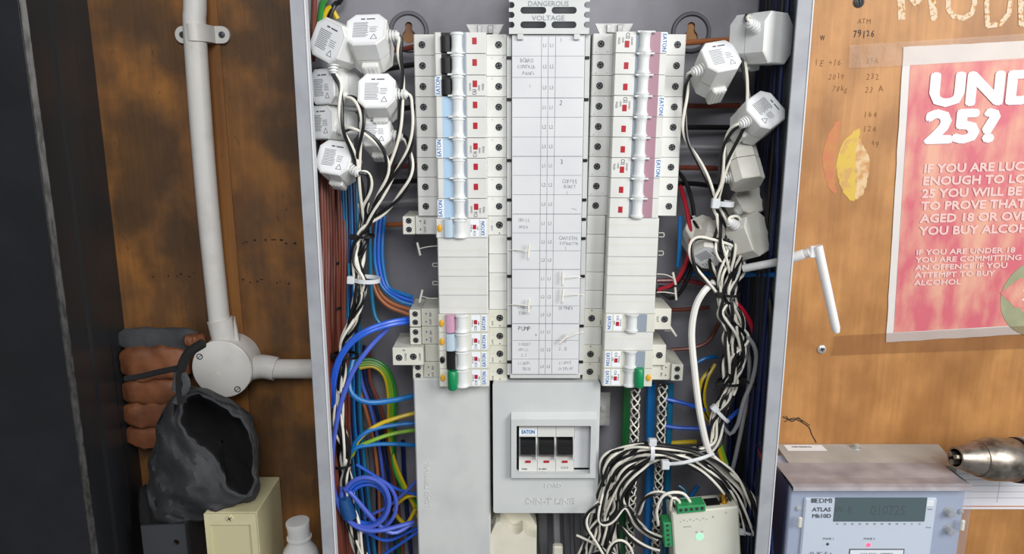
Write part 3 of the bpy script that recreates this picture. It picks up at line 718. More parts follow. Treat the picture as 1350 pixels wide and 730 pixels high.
S['n'] = ct_sensor(932, 340, 40, (-.3, -.75, -.6), -38, 26, 34, 75, 'cream sensor box hanging upside down left of the right cable bundle', m='sensor_cream', rlen=10)
S['o'] = ct_sensor(926, 303, 66, (.0, -.85, .5), 25, 27, 28, 90, 'cream sensor box behind the right bundle, above the upside-down one', m='sensor_cream', sticker=False, rlen=5)

# ---------------------------------------------------------------- wires
def pp(l, y=None):
    out = []
    for q in l:
        yy = q[2] if len(q) > 2 else y; p = P(q[0], q[1], yy)
        lim = LX + 4.5 if p.x < 0 else RX - 4.5
        if abs(p.x) > abs(lim): p = P(q[0], q[1], max(4, lim / p.x * (yy + D0) - D0))     # keep it inside the cabinet wall
        out.append(p)
    return out
def wire(pts, r, m, label, group=None, y=None, name='wire', cat='wire', n=8):
    b = MB(); b.tube(pp(pts, y), r, n, 4); o = b.build(name, m, smooth=True); tag(o, label, cat, group); return o
def lead(pts, label, group, twist=26, r=1.25, seed=0, sep=1.25, name='twin_lead'):
    """black and white pair twisted round each other; pts are mm points"""
    C = cr(pts, 3.2)
    for _ in range(7): C = [C[0]] + [(C[i - 1] + C[i] * 2 + C[i + 1]) / 4 for i in range(1, len(C) - 1)] + [C[-1]]
    fr = frames(C); rnd = random.Random(seed); ph0 = rnd.uniform(0, 6.28)
    o = root(name, label, 'cable', pts[0], group)
    dist = [0]
    for i in range(1, len(C)): dist.append(dist[-1] + (C[i] - C[i - 1]).length)
    for nm, mt_, k in (('white_wire', 'wire_white', 0), ('black_wire', 'wire_black', math.pi)):
        Q = []
        for c, (t, a, bb), s in zip(C, fr, dist):
            ph = ph0 + k + math.sin(s / 31 + seed) * 1.2 + s / twist * 2.2
            Q.append(c + a * (sep * math.cos(ph)) + bb * (sep * math.sin(ph)))
        b = MB(); b.tube(Q, r * (1.14 if k else .98), 7, smooth=False); b.build(nm, mt_, o, smooth=True)
    return o
def fan(key, pts):
    """leads leave the boot of a sensor"""
    e, d = S[key]; return [e - d * 2, e + d * 3] + pp(pts)
rl = random.Random(3)
def jit(pts, k, amp, seed, wide=0):
    rnd = random.Random(seed * 31 + k); out = []
    for (u, v, y) in pts: aa = amp + (wide if 405 < v < 495 or 300 < v < 370 else 0); out.append((u + rnd.uniform(-aa, aa), v, y + rnd.uniform(-7, 7)))
    return out
GL = 'black and white sensor leads of the left bundle'
LB = [(482, 300, 50), (474, 325, 46), (471, 350, 44), (476, 368, 42), (474, 395, 46), (466, 425, 48), (457, 455, 50), (452, 490, 50), (446, 530, 48), (448, 565, 46), (453, 600, 46), (458, 640, 50), (465, 690, 50), (478, 735, 50)]
starts = {
 'a': [(450, 105, 26), (449, 135, 22), (451, 170, 20), (468, 205, 24), (474, 250, 32)],
 'b': [(524, 70, 30), (532, 95, 32), (529, 130, 32), (527, 170, 32), (518, 210, 34), (500, 260, 40)],
 'd': [(541, 130, 34), (546, 160, 34), (541, 195, 34), (520, 230, 38), (498, 268, 42)],
 'c': [(466, 125, 26), (479, 150, 22), (477, 175, 22), (472, 215, 26), (478, 260, 36)],
 'e': [(455, 167, 26), (480, 173, 24), (500, 190, 26), (512, 215, 30), (505, 245, 36)],
 'f': [(535, 183, 40), (542, 205, 36), (541, 235, 36), (522, 265, 40), (500, 285, 46)],
 'g': [(484, 222, 26), (490, 240, 30), (484, 262, 36), (478, 278, 42)]}
wl = {'a': 'leaving the tilted corner sensor', 'b': 'leaving the upper right boot beside the left keyhole', 'd': 'leaving the second-row sensor nearest the breakers', 'c': 'leaving the second sensor on the left wall', 'e': 'leaving the third sensor on the left wall', 'f': 'leaving the lowest sensor beside the left breakers', 'g': 'leaving the lowest tilted left sensor'}
for i, (k, s_) in enumerate(starts.items()):
    tail = jit(LB, i, 8, 5)
    lead(fan(k, s_ + tail), 'black and white twisted lead ' + wl[k], GL, seed=i, r=1.3)
for i in range(3):
    lead(pp([(474 + i * 7, 268, 60), (478 + i * 3, 285, 56)] + jit(LB, 20 + i, 9, 6)), 'black and white twisted lead inside the left bundle', GL, seed=40 + i)
GR = 'black and white sensor leads of the right bundle'
RB1 = [(948, 268, 40), (957, 300, 36), (962, 330, 36), (962, 360, 38), (958, 386, 40), (963, 415, 40), (968, 445, 42), (966, 475, 42), (962, 502, 44), (955, 528, 44), (946, 555, 42)]
rstarts = {
 'h': [(986, 22, 40), (979, 55, 34), (981, 90, 30), (986, 115, 28), (986, 150, 26), (970, 190, 30), (955, 225, 34)],
 'i': [(906, 105, 40), (903, 140, 44), (903, 180, 44), (920, 210, 42), (935, 240, 40)],
 'j': [(962, 172, 26), (953, 195, 30), (952, 225, 34), (950, 250, 38)],
 'k': [(952, 240, 40), (949, 255, 40)],
 'm': [(976, 285, 34), (972, 300, 34), (966, 318, 34)],
 'n': [(915, 312, 32), (910, 335, 30), (920, 360, 32), (940, 378, 38)],
 'o': [(935, 320, 44), (936, 350, 42), (948, 370, 40)]}
wr = {'h': 'leaving the top right corner sensor', 'i': 'leaving the left-pointing boot near the right keyhole', 'j': 'leaving the corner-turned sensor on the right', 'k': 'leaving the end-on cream sensor', 'm': 'leaving the large cream sensor above the antenna', 'n': 'looping round the upside-down cream sensor', 'o': 'leaving the hidden cream sensor'}
skip = {'h': 0, 'i': 0, 'j': 0, 'k': 0, 'm': 2, 'n': 4, 'o': 4}
ends = [[(930, 590, 42), (890, 592, 34), (850, 592, 32), (815, 612, 36), (798, 645, 42), (800, 690, 48), (795, 735, 50)],
        [(940, 585, 40), (900, 598, 32), (860, 600, 30), (830, 618, 34), (806, 650, 40), (796, 700, 50), (812, 735, 50)],
        [(936, 600, 40), (880, 588, 34), (835, 588, 36), (800, 600, 40), (792, 630, 44), (806, 670, 48), (784, 700, 48), (770, 735, 52)],
        [(945, 590, 44), (910, 606, 34), (870, 602, 30), (836, 625, 34), (822, 655, 40), (840, 690, 46), (865, 710, 46)]]
for i, (k, s_) in enumerate(rstarts.items()):
    tail = jit(RB1[skip[k]:], i, 9, 9, 7) + jit(ends[i % 4], i, 5, 4)
    lead(fan(k, s_ + tail), 'black and white twisted lead ' + wr[k], GR, seed=i + 11, r=1.3)
for i in range(8):
    lead(pp(jit([(960, 290, 46)] + RB1[2:], 30 + i, 11, 12, 9) + jit(ends[i % 4], 30 + i, 8, 4)), 'black and white twisted lead inside the right bundle', GR, seed=60 + i)
# the bundle that swings from the gateway's right side up and over to the left
GS = 'black and white leads arching over the lower right corner'
for i in range(8):
    o = (i - 3.5)
    pts = [(997 - o * 2.5, 705, 44), (988 - o * 3, 680, 40), (975 - o * 2, 652 + o * 2, 36), (952, 625 + o * 4.2, 32), (920, 605 + o * 3.5, 28), (880, 596 + o * 2.2, 27), (858, 594 + o * 2.2, 27), (830, 598 + o * 3.5, 32), (808 + o * 2, 615 + o * 3, 38), (800 + o * 3, 650, 44), (797 + o * 4, 690, 48), (792 + o * 6, 738, 50)]
    lead(pp(jit(pts, i, 6, 21)), 'black and white twisted lead arching over the lower right corner', GS, seed=80 + i, twist=30)
GX = 'loose black and white leads beside the main switch cover'
loose = [[(858, 606, 28), (835, 630, 26), (822, 648, 28), (820, 662, 32), (832, 680, 36), (850, 700, 36), (868, 710, 34)],
         [(790, 662, 30), (775, 675, 28), (770, 692, 28), (785, 712, 30), (800, 736, 32)],
         [(798, 640, 40), (790, 690, 30), (808, 688, 28), (824, 665, 28), (838, 690, 34), (858, 704, 34), (872, 709, 34)],
         [(760, 706, 40), (775, 712, 36), (795, 722, 36), (812, 736, 36)],
         [(800, 740, 34), (806, 716, 30), (820, 710, 30), (832, 722, 32), (838, 740, 34)],
         [(815, 690, 44), (835, 712, 40), (855, 722, 38), (870, 724, 36)],
         [(776, 735, 44), (790, 724, 40), (806, 730, 40), (822, 738, 40)],
         [(842, 676, 46), (850, 655, 34), (868, 648, 30), (886, 655, 30), (892, 670, 30)]]
for i, l in enumerate(loose):
    lead(pp(l), 'loose black and white lead curling between the main switch cover and the gateway', GX, seed=100 + i, twist=34)

# plain coloured wires
GBR = 'brown wires running down behind the left bundle'
for i in range(9):
    a = 424 + i * 3.6
    wire([(a - 4, 90, 100), (a - 1, 180, 98), (a, 250, 94 + (i % 3) * 3), (a + 2, 330, 86), (a + 1 + (i % 2) * 2, 420, 84), (a + 6, 500, 84), (a + 8, 600, 88), (a + 14, 700, 88), (a + 18, 760, 88)], 1.9, 'wire_brown', 'brown wire down the left cabinet wall, ' + ('leftmost', 'second', 'third', 'fourth', 'fifth', 'sixth', 'seventh', 'eighth', 'rightmost')[i] + ' of the nine', GBR)
GBL = 'blue wires behind the left bundle'
for i in range(7):
    a = 448 + i * 3.6; m_ = ('wire_navy', 'wire_sky', 'wire_teal', 'wire_navy', 'wire_sky', 'wire_navy', 'wire_teal')[i]
    wire([(a, 235, 98), (a + 2, 300, 92), (a + 4 - (i % 2) * 4, 360, 88), (a + 4, 430, 88), (a + 4, 500, 90), (a + 6, 560, 92), (a + 14, 640, 92), (a + 26, 740, 95)], 1.9, m_, 'blue wire behind the left bundle of leads, ' + ('leftmost', 'second', 'third', 'fourth', 'fifth', 'sixth', 'rightmost')[i] + ' of the seven', GBL)
for i in range(3):
    wire([(497 + i * 5, 285, 84), (494 + i * 5, 320, 80), (495 + i * 5, 350, 78), (504 + i * 4, 378, 76), (526 + i, 396 - i * 5, 72), (545, 402 - i * 5, 72)], 1.9, ('wire_sky', 'wire_blue', 'wire_sky')[i], 'sky blue wire curving into the left side terminal blocks, ' + ('outermost', 'middle', 'innermost')[i] + ' of three', 'sky blue wires curving into the left terminals')
for i in range(2):
    wire([(489 + i * 3, 290, 86), (489 + i * 4, 340, 84), (494 + i * 5, 380, 80), (510 + i * 4, 402 - i * 4, 76), (540, 415 - i * 7, 74)], 1.9, 'wire_tan', 'tan wire curving into the left side terminal blocks, ' + ('lower', 'upper')[i] + ' of two', 'tan wires curving into the left terminals')
wire([(487, 290, 78), (488, 340, 76), (490, 390, 76), (496, 420, 74), (510, 432, 72)], 1.9, 'wire_teal', 'teal wire hanging straight down beside the tan ones')
for i in range(2):
    wire([(540, 420 + i * 4, 60), (515, 424 + i * 4, 48), (485, 434 + i * 4, 40), (462, 450 + i * 4, 38), (444 + i * 3, 478, 38), (437 + i * 3, 512, 40), (440 + i * 2, 548, 46), (448, 590, 60)], 2.2, 'wire_blue', ('bright blue wire arching over the left leads, upper of the two', 'bright blue wire arching over the left leads, lower of the two')[i])
wire([(512, 432, 60), (490, 455, 44), (468, 485, 36), (453, 520, 32), (443, 560, 30), (438, 600, 30), (439, 640, 34), (449, 672, 38), (470, 694, 40), (500, 699, 42), (545, 688, 60)], 2.2, 'wire_violet', 'long periwinkle blue wire sweeping down the left side past the leads')
for k in range(4):
    cu, cv, ra = 484, 662, (33, 30, 26, 36)[k]; pts = []
    for i in range(14):
        a = math.radians(150 - i * 28); pts.append((cu + math.cos(a) * ra * (.95 + .02 * k) + (k - 1.5) * 1.5, cv - math.sin(a) * ra + k, 40 + k * 4 + i * .3))
    if k == 0: pts += [(510, 700, 50), (545, 690, 62)]
    wire(pts, 2.2 - .1 * k, ('wire_violet', 'wire_blue', 'wire_blue', 'wire_violet')[k], ('blue coiled wire, front loop with a tail to the right', 'blue coiled wire, second loop', 'blue coiled wire, inner loop', 'blue coiled wire, outermost rear loop')[k], 'loops of the blue coil at lower left')
q = MB(); R = []
cc = P(456, 668, 42)
for t in (-1, 1): R.append([cc + Vector((5.5 * math.cos(a * math.pi / 6) * 1.3 - t * 3, 8 * math.sin(a * math.pi / 6), t * 10)) for a in range(12)])
q.rings(R); tag(q.build('tape_wrap', 'tape_blue', smooth=True), 'dark blue tape wrapped round the blue coil', 'tape')
wire([(466, 470, 66), (460, 500, 58), (465, 520, 54), (485, 530, 54), (515, 528, 60), (552, 520, 72)], 2.6, 'wire_sky', 'thick sky blue wire bending from left leads across to the grey cover')
wire([(552, 543, 80), (525, 550, 74), (498, 560, 70), (474, 578, 66), (464, 600, 70)], 2.1, 'wire_yellow', 'yellow earth wire crossing to the grey cover')
wire([(552, 557, 80), (520, 560, 74), (490, 566, 68), (472, 578, 64), (462, 596, 66)], 2.2, 'wire_sky', 'sky blue wire under the yellow earth wire')
wire([(552, 566, 84), (520, 571, 76), (492, 580, 68), (468, 592, 66), (458, 610, 70)], 2.0, 'wire_lime', 'lime green earth wire crossing to the grey cover')
wire([(552, 587, 84), (520, 585, 76), (490, 586, 68), (466, 592, 62), (455, 612, 66)], 2.1, 'wire_sky', 'sky blue wire below the lime earth wire')
for i in range(4):
    wire([(468 + i * 2, 476 + i * 3, 86), (492, 474 + i * 3, 88), (512 - i * 2, 488 + i * 2, 88), (521 - i * 3, 520, 90), (519 - i * 2, 570, 92), (518 + i, 610, 94), (530 + i * 4, 640 + i * 6, 95), (556, 668 + i * 8, 98)], 1.9, ('wire_green', 'wire_lime', 'wire_lime', 'wire_yellow')[i], ('green', 'yellow green', 'lime green', 'yellow')[i] + ' earth wire hanging in a long bend beside the grey cover, left side')
for i, (m_, nm) in enumerate((('wire_tan', 'tan'), ('wire_violet', 'violet blue'), ('wire_navy', 'navy'), ('wire_brown', 'brown'))):
    wire([(466 + i * 7, 455, 92), (470 + i * 6, 500, 92), (482 + i * 7, 540, 92), (494 + i * 6, 590, 95), (500 + i * 8, 660, 98), (500 + i * 11, 745, 100)], 1.8, m_, nm + ' wire slanting down behind the earth wires at lower left')
for i in range(6):
    wire([(466 + i * 13, 560 + i * 4, 102), (474 + i * 12, 640, 103), (468 + i * 15, 745, 103)], 2.2, ('wire_navy', 'wire_darkgrey', 'wire_navy', 'wire_darkgrey', 'wire_deepgreen', 'wire_navy')[i], 'dark wire deep in the lower left corner behind the blue coil', 'dark wires behind the blue coil')
wire([(470, 612, 78), (496, 628, 76), (525, 645, 78), (552, 652, 84)], 1.6, 'wire_blue', 'thin blue wire passing above the blue coil')
wire([(560, 622, 80), (535, 648, 76), (510, 668, 74), (480, 682, 76)], 1.6, 'wire_violet', 'thin violet wire crossing the blue coil')
wire([(560, 652, 88), (535, 655, 84), (520, 672, 84), (535, 690, 86), (548, 670, 88)], 2.0, 'wire_yellow', 'yellow wire loop to the right of the blue coil')
wire([(480, 700, 70), (510, 712, 74), (545, 698, 80), (560, 692, 84)], 1.7, 'wire_blue', 'blue wire below the coil, upper of two')
wire([(500, 735, 80), (530, 715, 78), (556, 697, 82)], 1.7, 'wire_blue', 'blue wire below the coil, lower of two')
wire([(445, 25, 100), (434, 10, 96), (424, 30, 96), (420, 60, 98)], 2.4, 'wire_yellow', 'yellow earth wire in the top left cabinet corner')
wire([(428, -160, 100), (432, -20, 100), (424, 10, 99), (418, 60, 100)], 2.4, 'wire_green', 'green earth wire in the top left cabinet corner')
wire([(455, -160, 100), (452, -15, 98), (440, 8, 98), (428, 40, 100)], 2.4, 'wire_black', 'black wire in the top left cabinet corner')
wire([(415, -150, 98), (415, -15, 98), (413, 40, 98), (412, 80, 98)], 2.4, 'wire_brown', 'brown wire in the top left cabinet corner')
# short tails from both sides into the breakers
tails = [((505, 66), (530, 65), (552, 60), 'wire_brown', 'brown', 'L'), ((495, 94), (520, 89), (552, 84), 'wire_black', 'black', 'L'), ((516, 220), (535, 219), (553, 217), 'wire_brown', 'brown', 'L'), ((505, 240), (530, 239), (553, 238), 'wire_black', 'black', 'L'), ((505, 145), (530, 143), (552, 140), 'wire_black', 'black', 'L'), ((500, 296), (520, 296), (535, 295), 'wire_tan', 'tan', 'L'), ((500, 268), (525, 266), (553, 264), 'wire_grey', 'grey', 'L'),
         ((1002, 51), (950, 53), (898, 57), 'wire_tan', 'tan', 'R'), ((1005, 64), (985, 64), (965, 68), 'wire_black', 'black', 'R'), ((975, 139), (935, 140), (896, 139), 'wire_brown', 'brown', 'R'), ((965, 168), (930, 168), (895, 168), 'wire_black', 'black', 'R'), ((945, 222), (915, 221), (890, 221), 'wire_brown', 'brown', 'R'), ((945, 246), (915, 242), (890, 242), 'wire_black', 'black', 'R'), ((960, 195), (925, 194), (893, 194), 'wire_grey', 'grey', 'R')]
for i, (a, m1, e, mt_, nm, sd) in enumerate(tails):
    wire([(a[0], a[1], 100), (m1[0], m1[1], 94), (e[0], e[1], 88)], 2.4, mt_, nm + ' wire feeding the ' + ('left' if sd == 'L' else 'right') + ' breaker column from the side', 'side wires feeding the breaker columns')
# right side
GN = 'dark wires down the right cabinet wall'
rw = random.Random(8)
for i in range(16):
    yy = 106 - i * 4.7; xx = RX - 5.2
    pts = [Vector((xx - rw.uniform(0, 3), yy + rw.uniform(-1.5, 1.5), z)) for z in (215, 100, 20, -60, -140, -220, -300, -400, -500)]
    b = MB(); b.tube(pts, 2.35, 8, 8); o = b.build('wire', ('wire_navy', 'wire_black', 'wire_navy', 'wire_black', 'wire_black')[i % 5], smooth=True)
    tag(o, ('navy' if i % 5 in (0, 2) else 'black') + ' wire running straight down the inside of the right cabinet wall', 'wire', GN)
for i in range(8):
    a = 972 + i * 6.5
    wire([(a - 4, 385, 104 - i * 2), (a, 430, 100 - i * 2), (a - 2, 500, 100 - i * 3), (a - 8, 570, 100 - i * 3), (a - 12, 640, 98 - i * 3), (a - 14, 745, 98 - i * 3)], 2.6, ('wire_navy', 'wire_black')[i % 2], ('navy', 'black')[i % 2] + ' wire in the dark mass right of the big lead bundle', 'dark wires right of the bundle')
wire([(941, 372, 42), (928, 384, 38), (917, 405, 38), (912, 440, 38), (916, 490, 36), (922, 540, 34), (930, 580, 34), (936, 600, 34)], 3.1, 'wire_ww', 'thick white cable hanging between the right breakers and the bundle', name='cable', cat='cable')
wire([(895, 240, 92), (902, 262, 80), (908, 290, 70), (911, 315, 66), (905, 345, 66), (890, 372, 68), (868, 382, 76)], 2.0, 'wire_red', 'bright red wire dropping beside the right breaker column')
wire([(890, 222, 92), (904, 240, 84), (914, 275, 80), (914, 320, 76), (902, 360, 76), (885, 378, 78), (868, 378, 82)], 1.9, 'wire_black', 'black wire beside the bright red one, right column')
wire([(866, 381, 86), (890, 392, 78), (912, 350, 78), (906, 300, 84)], 1.9, 'wire_black', 'black wire curling under the right blanks')
wire([(866, 370, 88), (900, 370, 86), (930, 374, 88), (950, 376, 92)], 2.2, 'wire_darkred', 'dark red wire crossing behind the white cable, upper one')
wire([(962, 392, 60), (980, 410, 58), (993, 435, 60), (1001, 470, 64), (1006, 510, 70)], 2.3, 'wire_red', 'red wire bowing down right of the bundle')
wire([(990, 500, 62), (984, 528, 58), (990, 555, 60), (1000, 585, 62), (1010, 620, 68)], 2.3, 'wire_red', 'lower red wire near the right cabinet wall')
wire([(897, 285, 80), (896, 320, 78), (894, 352, 78)], 2.1, 'wire_sky', 'blue wire dropping beside the right blanks')
wire([(895, 360, 88), (930, 361, 86), (980, 362, 84), (1024, 362, 82)], 2.4, 'wire_sky', 'blue wire running level behind the right bundle')
wire([(1008, 390, 74), (1004, 430, 72), (1008, 470, 72), (994, 500, 70), (992, 550, 72), (996, 620, 76)], 2.0, 'wire_navy', 'navy wire winding beside the red wires')
wire([(952, 560, 50), (962, 572, 46), (972, 560, 44), (980, 530, 42), (992, 500, 42), (997, 470, 42), (992, 452, 42), (980, 440, 44), (973, 450, 48), (974, 490, 56)], 2.0, 'wire_grey', 'grey wire looping right of the bundle')
wire([(985, 445, 60), (988, 490, 56), (982, 540, 56), (970, 600, 58), (960, 640, 66)], 2.0, 'wire_grey', 'straight grey wire inside the grey loop')
for i in range(4):
    wire([(978 + i * 6, 470, 84), (984 + i * 5, 540, 82), (986 + i * 6, 600, 82), (996 + i * 6, 680, 84), (1000 + i * 6, 745, 86)], 2.0, ('wire_black', 'wire_darkgrey', 'wire_black', 'wire_navy')[i], 'dark wire behind the lower red wire', 'dark wires at the lower right wall')
wire([(868, 408, 92), (900, 408, 96), (935, 405, 98)], 2.0, 'wire_brown', 'brown wire leading right from the uppermost right terminal block')
wire([(884, 461, 92), (915, 458, 90), (935, 448, 92), (948, 425, 96)], 2.0, 'wire_brown', 'brown wire leading right from the second right terminal block')
for i in range(3):
    wire([(943 - i * 3, 480 + i * 4, 84), (932 - i * 3, 500, 80), (928 - i * 3, 525, 80), (935 - i * 2, 550, 82), (950, 565, 84)], 2.0, ('wire_yellow', 'wire_black', 'wire_yellow')[i], ('yellow wire loop left of the lower right bundle, outer', 'black wire between two yellow loops', 'yellow wire loop left of the lower right bundle, inner')[i])
wire([(870, 524, 84), (900, 531, 80), (930, 540, 80)], 2.2, 'wire_blue', 'blue wire running level, uppermost right of the braided cables')
wire([(870, 560, 84), (900, 564, 80), (945, 562, 78), (975, 540, 84)], 2.2, 'wire_blue', 'blue wire running level, second right of the braided cables')
wire([(870, 585, 88), (895, 583, 84), (918, 582, 84)], 2.2, 'wire_yellow', 'yellow wire running level right of the braided cables')
for i in range(2):
    wire([(942 + i * 4, 566, 70), (947 + i * 4, 590, 66), (954 + i * 4, 612, 66)], 2.0, ('wire_yellow', 'wire_lime')[i], ('yellow wire', 'lime wire')[i] + ' below the lower white tie on the right')
wire([(915, 480, 90), (930, 472, 90), (945, 470, 92)], 2.0, 'wire_sky', 'blue wire behind the thick white cable, middle height')
wire([(895, 640, 90), (905, 650, 86), (890, 668, 84)], 2.0, 'wire_teal', 'teal wire above the gateway')
wire([(920, 640, 92), (908, 658, 90), (900, 672, 88)], 2.2, 'wire_sky', 'blue wire above the gateway slot')
# big vertical feeders and braided cables under the right column
wire([(826, 505, 84), (825, 560, 82), (822, 630, 82), (820, 745, 84)], 3.8, 'wire_deepgreen', 'thick dark green feeder cable below the right column', name='feeder_cable', cat='cable')
wire([(858, 505, 84), (857, 560, 82), (856, 640, 82), (853, 745, 84)], 4.6, 'wire_sky', 'thick blue feeder cable between the braided cables', name='feeder_cable', cat='cable')
wire([(884, 505, 88), (882, 560, 86), (880, 640, 86), (876, 745, 88)], 3.4, 'wire_teal', 'blue feeder cable right of the second braided cable', name='feeder_cable', cat='cable')
def braid(pts, label, w=4.6):
    C0 = pp(pts); o = root('braided_cable', label, 'cable', C0[-1], 'silver braided cables')
    b = MB(); b.tube(C0, w * .72, 10, 4); b.build('core', 'wire_black', o, smooth=True)
    C = cr(C0, 1.6); fr = frames(C)
    for sgn in (1, -1):
        for ph in range(3):
            Q = []; s = 0
            for i, (c, (t, a, bb)) in enumerate(zip(C, fr)):
                if i: s += (C[i] - C[i - 1]).length
                an = sgn * s / 13 * 2 * math.pi / 2 + ph * 2.094; rad = w * (.82 + .12 * sgn * math.sin(s * 1.4))
                Q.append(c + a * (rad * math.cos(an)) + bb * (rad * math.sin(an)))
            b = MB(); b.tube(Q, .75, 5, smooth=False); b.build('strand', 'wire_white' if ph != 1 else 'zinc', o, smooth=True)
braid([(838, 512, 66), (836, 580, 64), (833, 640, 66), (830, 735, 70)], 'silver braided cable hanging from the right column, left one')
braid([(874, 508, 70), (871, 580, 64), (868, 640, 66), (864, 735, 72)], 'silver braided cable hanging from the right column, right one')
for i, (u, m_) in enumerate(((690, 'wire_darkgrey'), (715, 'wire_darkgrey'), (733, 'wire_grey'), (746, 'wire_darkgrey'), (760, 'wire_darkgrey'), (774, 'wire_grey'))):
    wire([(u, 655, 88), (u + 1, 700, 84), (u + 3, 760, 84)], 5.4 if i < 2 else 3.8, m_, 'thick grey mains cable below the main switch cover, ' + ('leftmost', 'second', 'third', 'fourth', 'fifth', 'rightmost')[i] + ' of the six', 'mains cables below the main switch cover', name='mains_cable', cat='cable')
# ties
def tie(u, v, y, rx, ry, tilt, m, label, tail=None, h=2.4, head=True):
    c = P(u, v, y); o = root('cable_tie', label, 'cable tie', c, 'cable ties')
    R = Matrix.Translation(c) @ Matrix.Rotation(math.radians(tilt), 4, 'Y')
    n = 28; b = MB()
    ring = lambda r, z: [R @ Vector(((rx + r) * math.cos(2 * math.pi * i / n), (ry + r) * math.sin(2 * math.pi * i / n), z)) for i in range(n)]
    b.rings([ring(0, -h / 2), ring(.9, -h / 2), ring(.9, h / 2), ring(0, h / 2), ring(0, -h / 2)], cap=False); b.build('strap', m, o, smooth=True)
    if head: b = MB(); b.box(-rx - 4, -rx + 2.5, -ry * .5 - 4, -ry * .5 + 1, -h * .95, h * .95, .6, M=R); b.build('head', m, o)
    if tail: b = MB(); w = pp(tail); b.tube(w, 1.1, 4, 3); b.build('tail', m, o)
tie(483, 368, 44, 11.5, 11, 4, 'tie_white', 'white cable tie round the left bundle below the side terminals', h=3.6)
tie(481, 311, 48, 8, 8, 0, 'black_plastic', 'black cable tie at the neck of the left bundle')
tie(456, 468, 48, 11, 10, 5, 'black_plastic', 'black cable tie on the left bundle near the bright blue arch')
tie(451, 611, 46, 9, 9, -3, 'black_plastic', 'black cable tie low on the left bundle above the coil')
tie(435, 346, 86, 9, 8, 0, 'black_plastic', 'black tie round the brown wires, upper'); tie(437, 405, 84, 9, 8, 0, 'black_plastic', 'black tie round the brown wires, lower')
tie(954, 268, 38, 8, 8, 4, 'tie_white', 'white cable tie gathering the right leads at the top', h=4.5)
tie(961, 387, 39, 9.5, 10, 2, 'black_plastic', 'black cable tie at the waist of the right bundle'); tie(963, 503, 43, 11, 10, -3, 'black_plastic', 'black cable tie below the plaits of the right bundle')
tie(950, 545, 40, 10, 9, 45, 'tie_white', 'white cable tie slanting at the foot of the right bundle', h=3)
tie(990, 502, 50, 9, 9, 15, 'black_plastic', 'black cable tie round the grey wires at right')
tie(858, 593, 27, 10, 9.5, 90, 'tie_white', 'white cable tie upright in the middle of the arching leads', h=3.6)
c0 = root('cable_tie', 'long white cable tie lying across the arching leads above the gateway', 'cable tie', P(905, 607, 16), 'cable ties')
b = MB(); b.tube(pp([(876, 612, 18), (900, 610, 12), (925, 604, 14), (940, 598, 26)]), 1.9, 4, 3); b.build('strap', 'tie_white', c0)
b = MB(); pc = P(877, 612, 16); b.box(pc.x - 3.4, pc.x + 3.4, pc.y - 3, pc.y + 3, pc.z - 4, pc.z + 4, .6); b.build('head', 'tie_white', c0)
tie(991, 697, 42, 12, 10, 4, 'tie_white', 'white cable tie at the right end of the arching leads', h=2.6)
# ---------------------------------------------------------------- gateway box, clip below cover
def solve_top(v_front, y_front, y_back): return Z(v_front, y_front)
gy = 22; gx0, gx1 = X(884, 700, gy), X(973, 690, gy); gzt, gzb = Z(676, gy), -470
gw = root('wireless_gateway', 'cream plastic gateway box with green terminal strips at the lower right', 'gateway', ((gx0 + gx1) / 2, gy, gzb))
Rg = Matrix.Translation((gx0, gy, gzt)) @ Matrix.Rotation(math.radians(-6), 4, 'Y') @ Matrix.Rotation(math.radians(0), 4, 'X')
gw_w = gx1 - gx0; L_ = gzt - gzb
b = MB(); b.box(0, gw_w, 0, 26, -L_, 0, 1.4, M=Rg); b.build('case', 'hub_cream', gw)
b = MB(); b.box(5, 31, -3, 12, 0, 7, .6, M=Rg)
tg = b.build('terminal_strip', 'term_green', gw)
for i in range(5):
    b = MB(); M = Rg @ TO(8.2 + i * 4.9, -3, 3.6); b.lathe([(1.7, 0), (1.6, .25), (.01, .25)], M, 12, 0); b.box(-1.4, 1.4, -.25, .25, .2, .34, 0, 1, M=M @ Matrix.Rotation(.5 + i, 4, 'Z')); b.build('screw', ['dark_steel', 'hole_black'], tg, smooth=True)
b = MB(); b.box(-8, 0, 2, 18, -36, -11, .6, M=Rg); tg = b.build('terminal_strip', 'term_green', gw)
for i in range(5):
    b = MB(); b.lathe([(1.5, 0), (1.4, .25), (.01, .25)], Rg @ TO(-4.2, 2, -13.6 - i * 4.9), 12); b.build('screw', 'dark_steel', tg, smooth=True)
b = MB(); b.box(34, 47, 6, 19, -.2, .5, .3, M=Rg); b.build('slot', 'hole_black', gw)
b = MB(); b.lathe([(4, -1), (4, 2.4), (2.8, 2.6), (2.8, 6), (3.3, 6.2), (3.3, 9), (1.6, 9.4), (1.6, 16)], Rg @ Matrix.Translation((51, 10, 0)), 14); b.build('antenna_socket', 'brass', gw, smooth=True)
b = MB(); b.box(9, 38, -.1, .05, -18, -9, 0, M=Rg); 
b = MB()
for i in range(9): b.text('IN' if i % 2 else 'A', 2, Rg @ face(8 + i * 3, -.08, -10 + (i % 2) * 1.4), 0)
b.text('SIGNAL', 2.3, Rg @ face(14, -.08, -15.5), 0); b.text('O', 2.6, Rg @ face(22, -.08, -22), 0, bold=.05); b.text('O', 2.6, Rg @ face(27, -.08, -22), 0, bold=.05); b.text('A', 3, Rg @ face(38, -.08, -8), 0, bold=.03); b.text('Q', 3, Rg @ face(50, -.08, -5), 0)
b.build('lettering', 'print_grey', gw)
b = MB(); b.lathe([(4.2, 0), (4, .25), (.01, .3)], Rg @ TO(24.5, 0, -27), 18); b.build('status_light', 'led_green', gw, smooth=True)
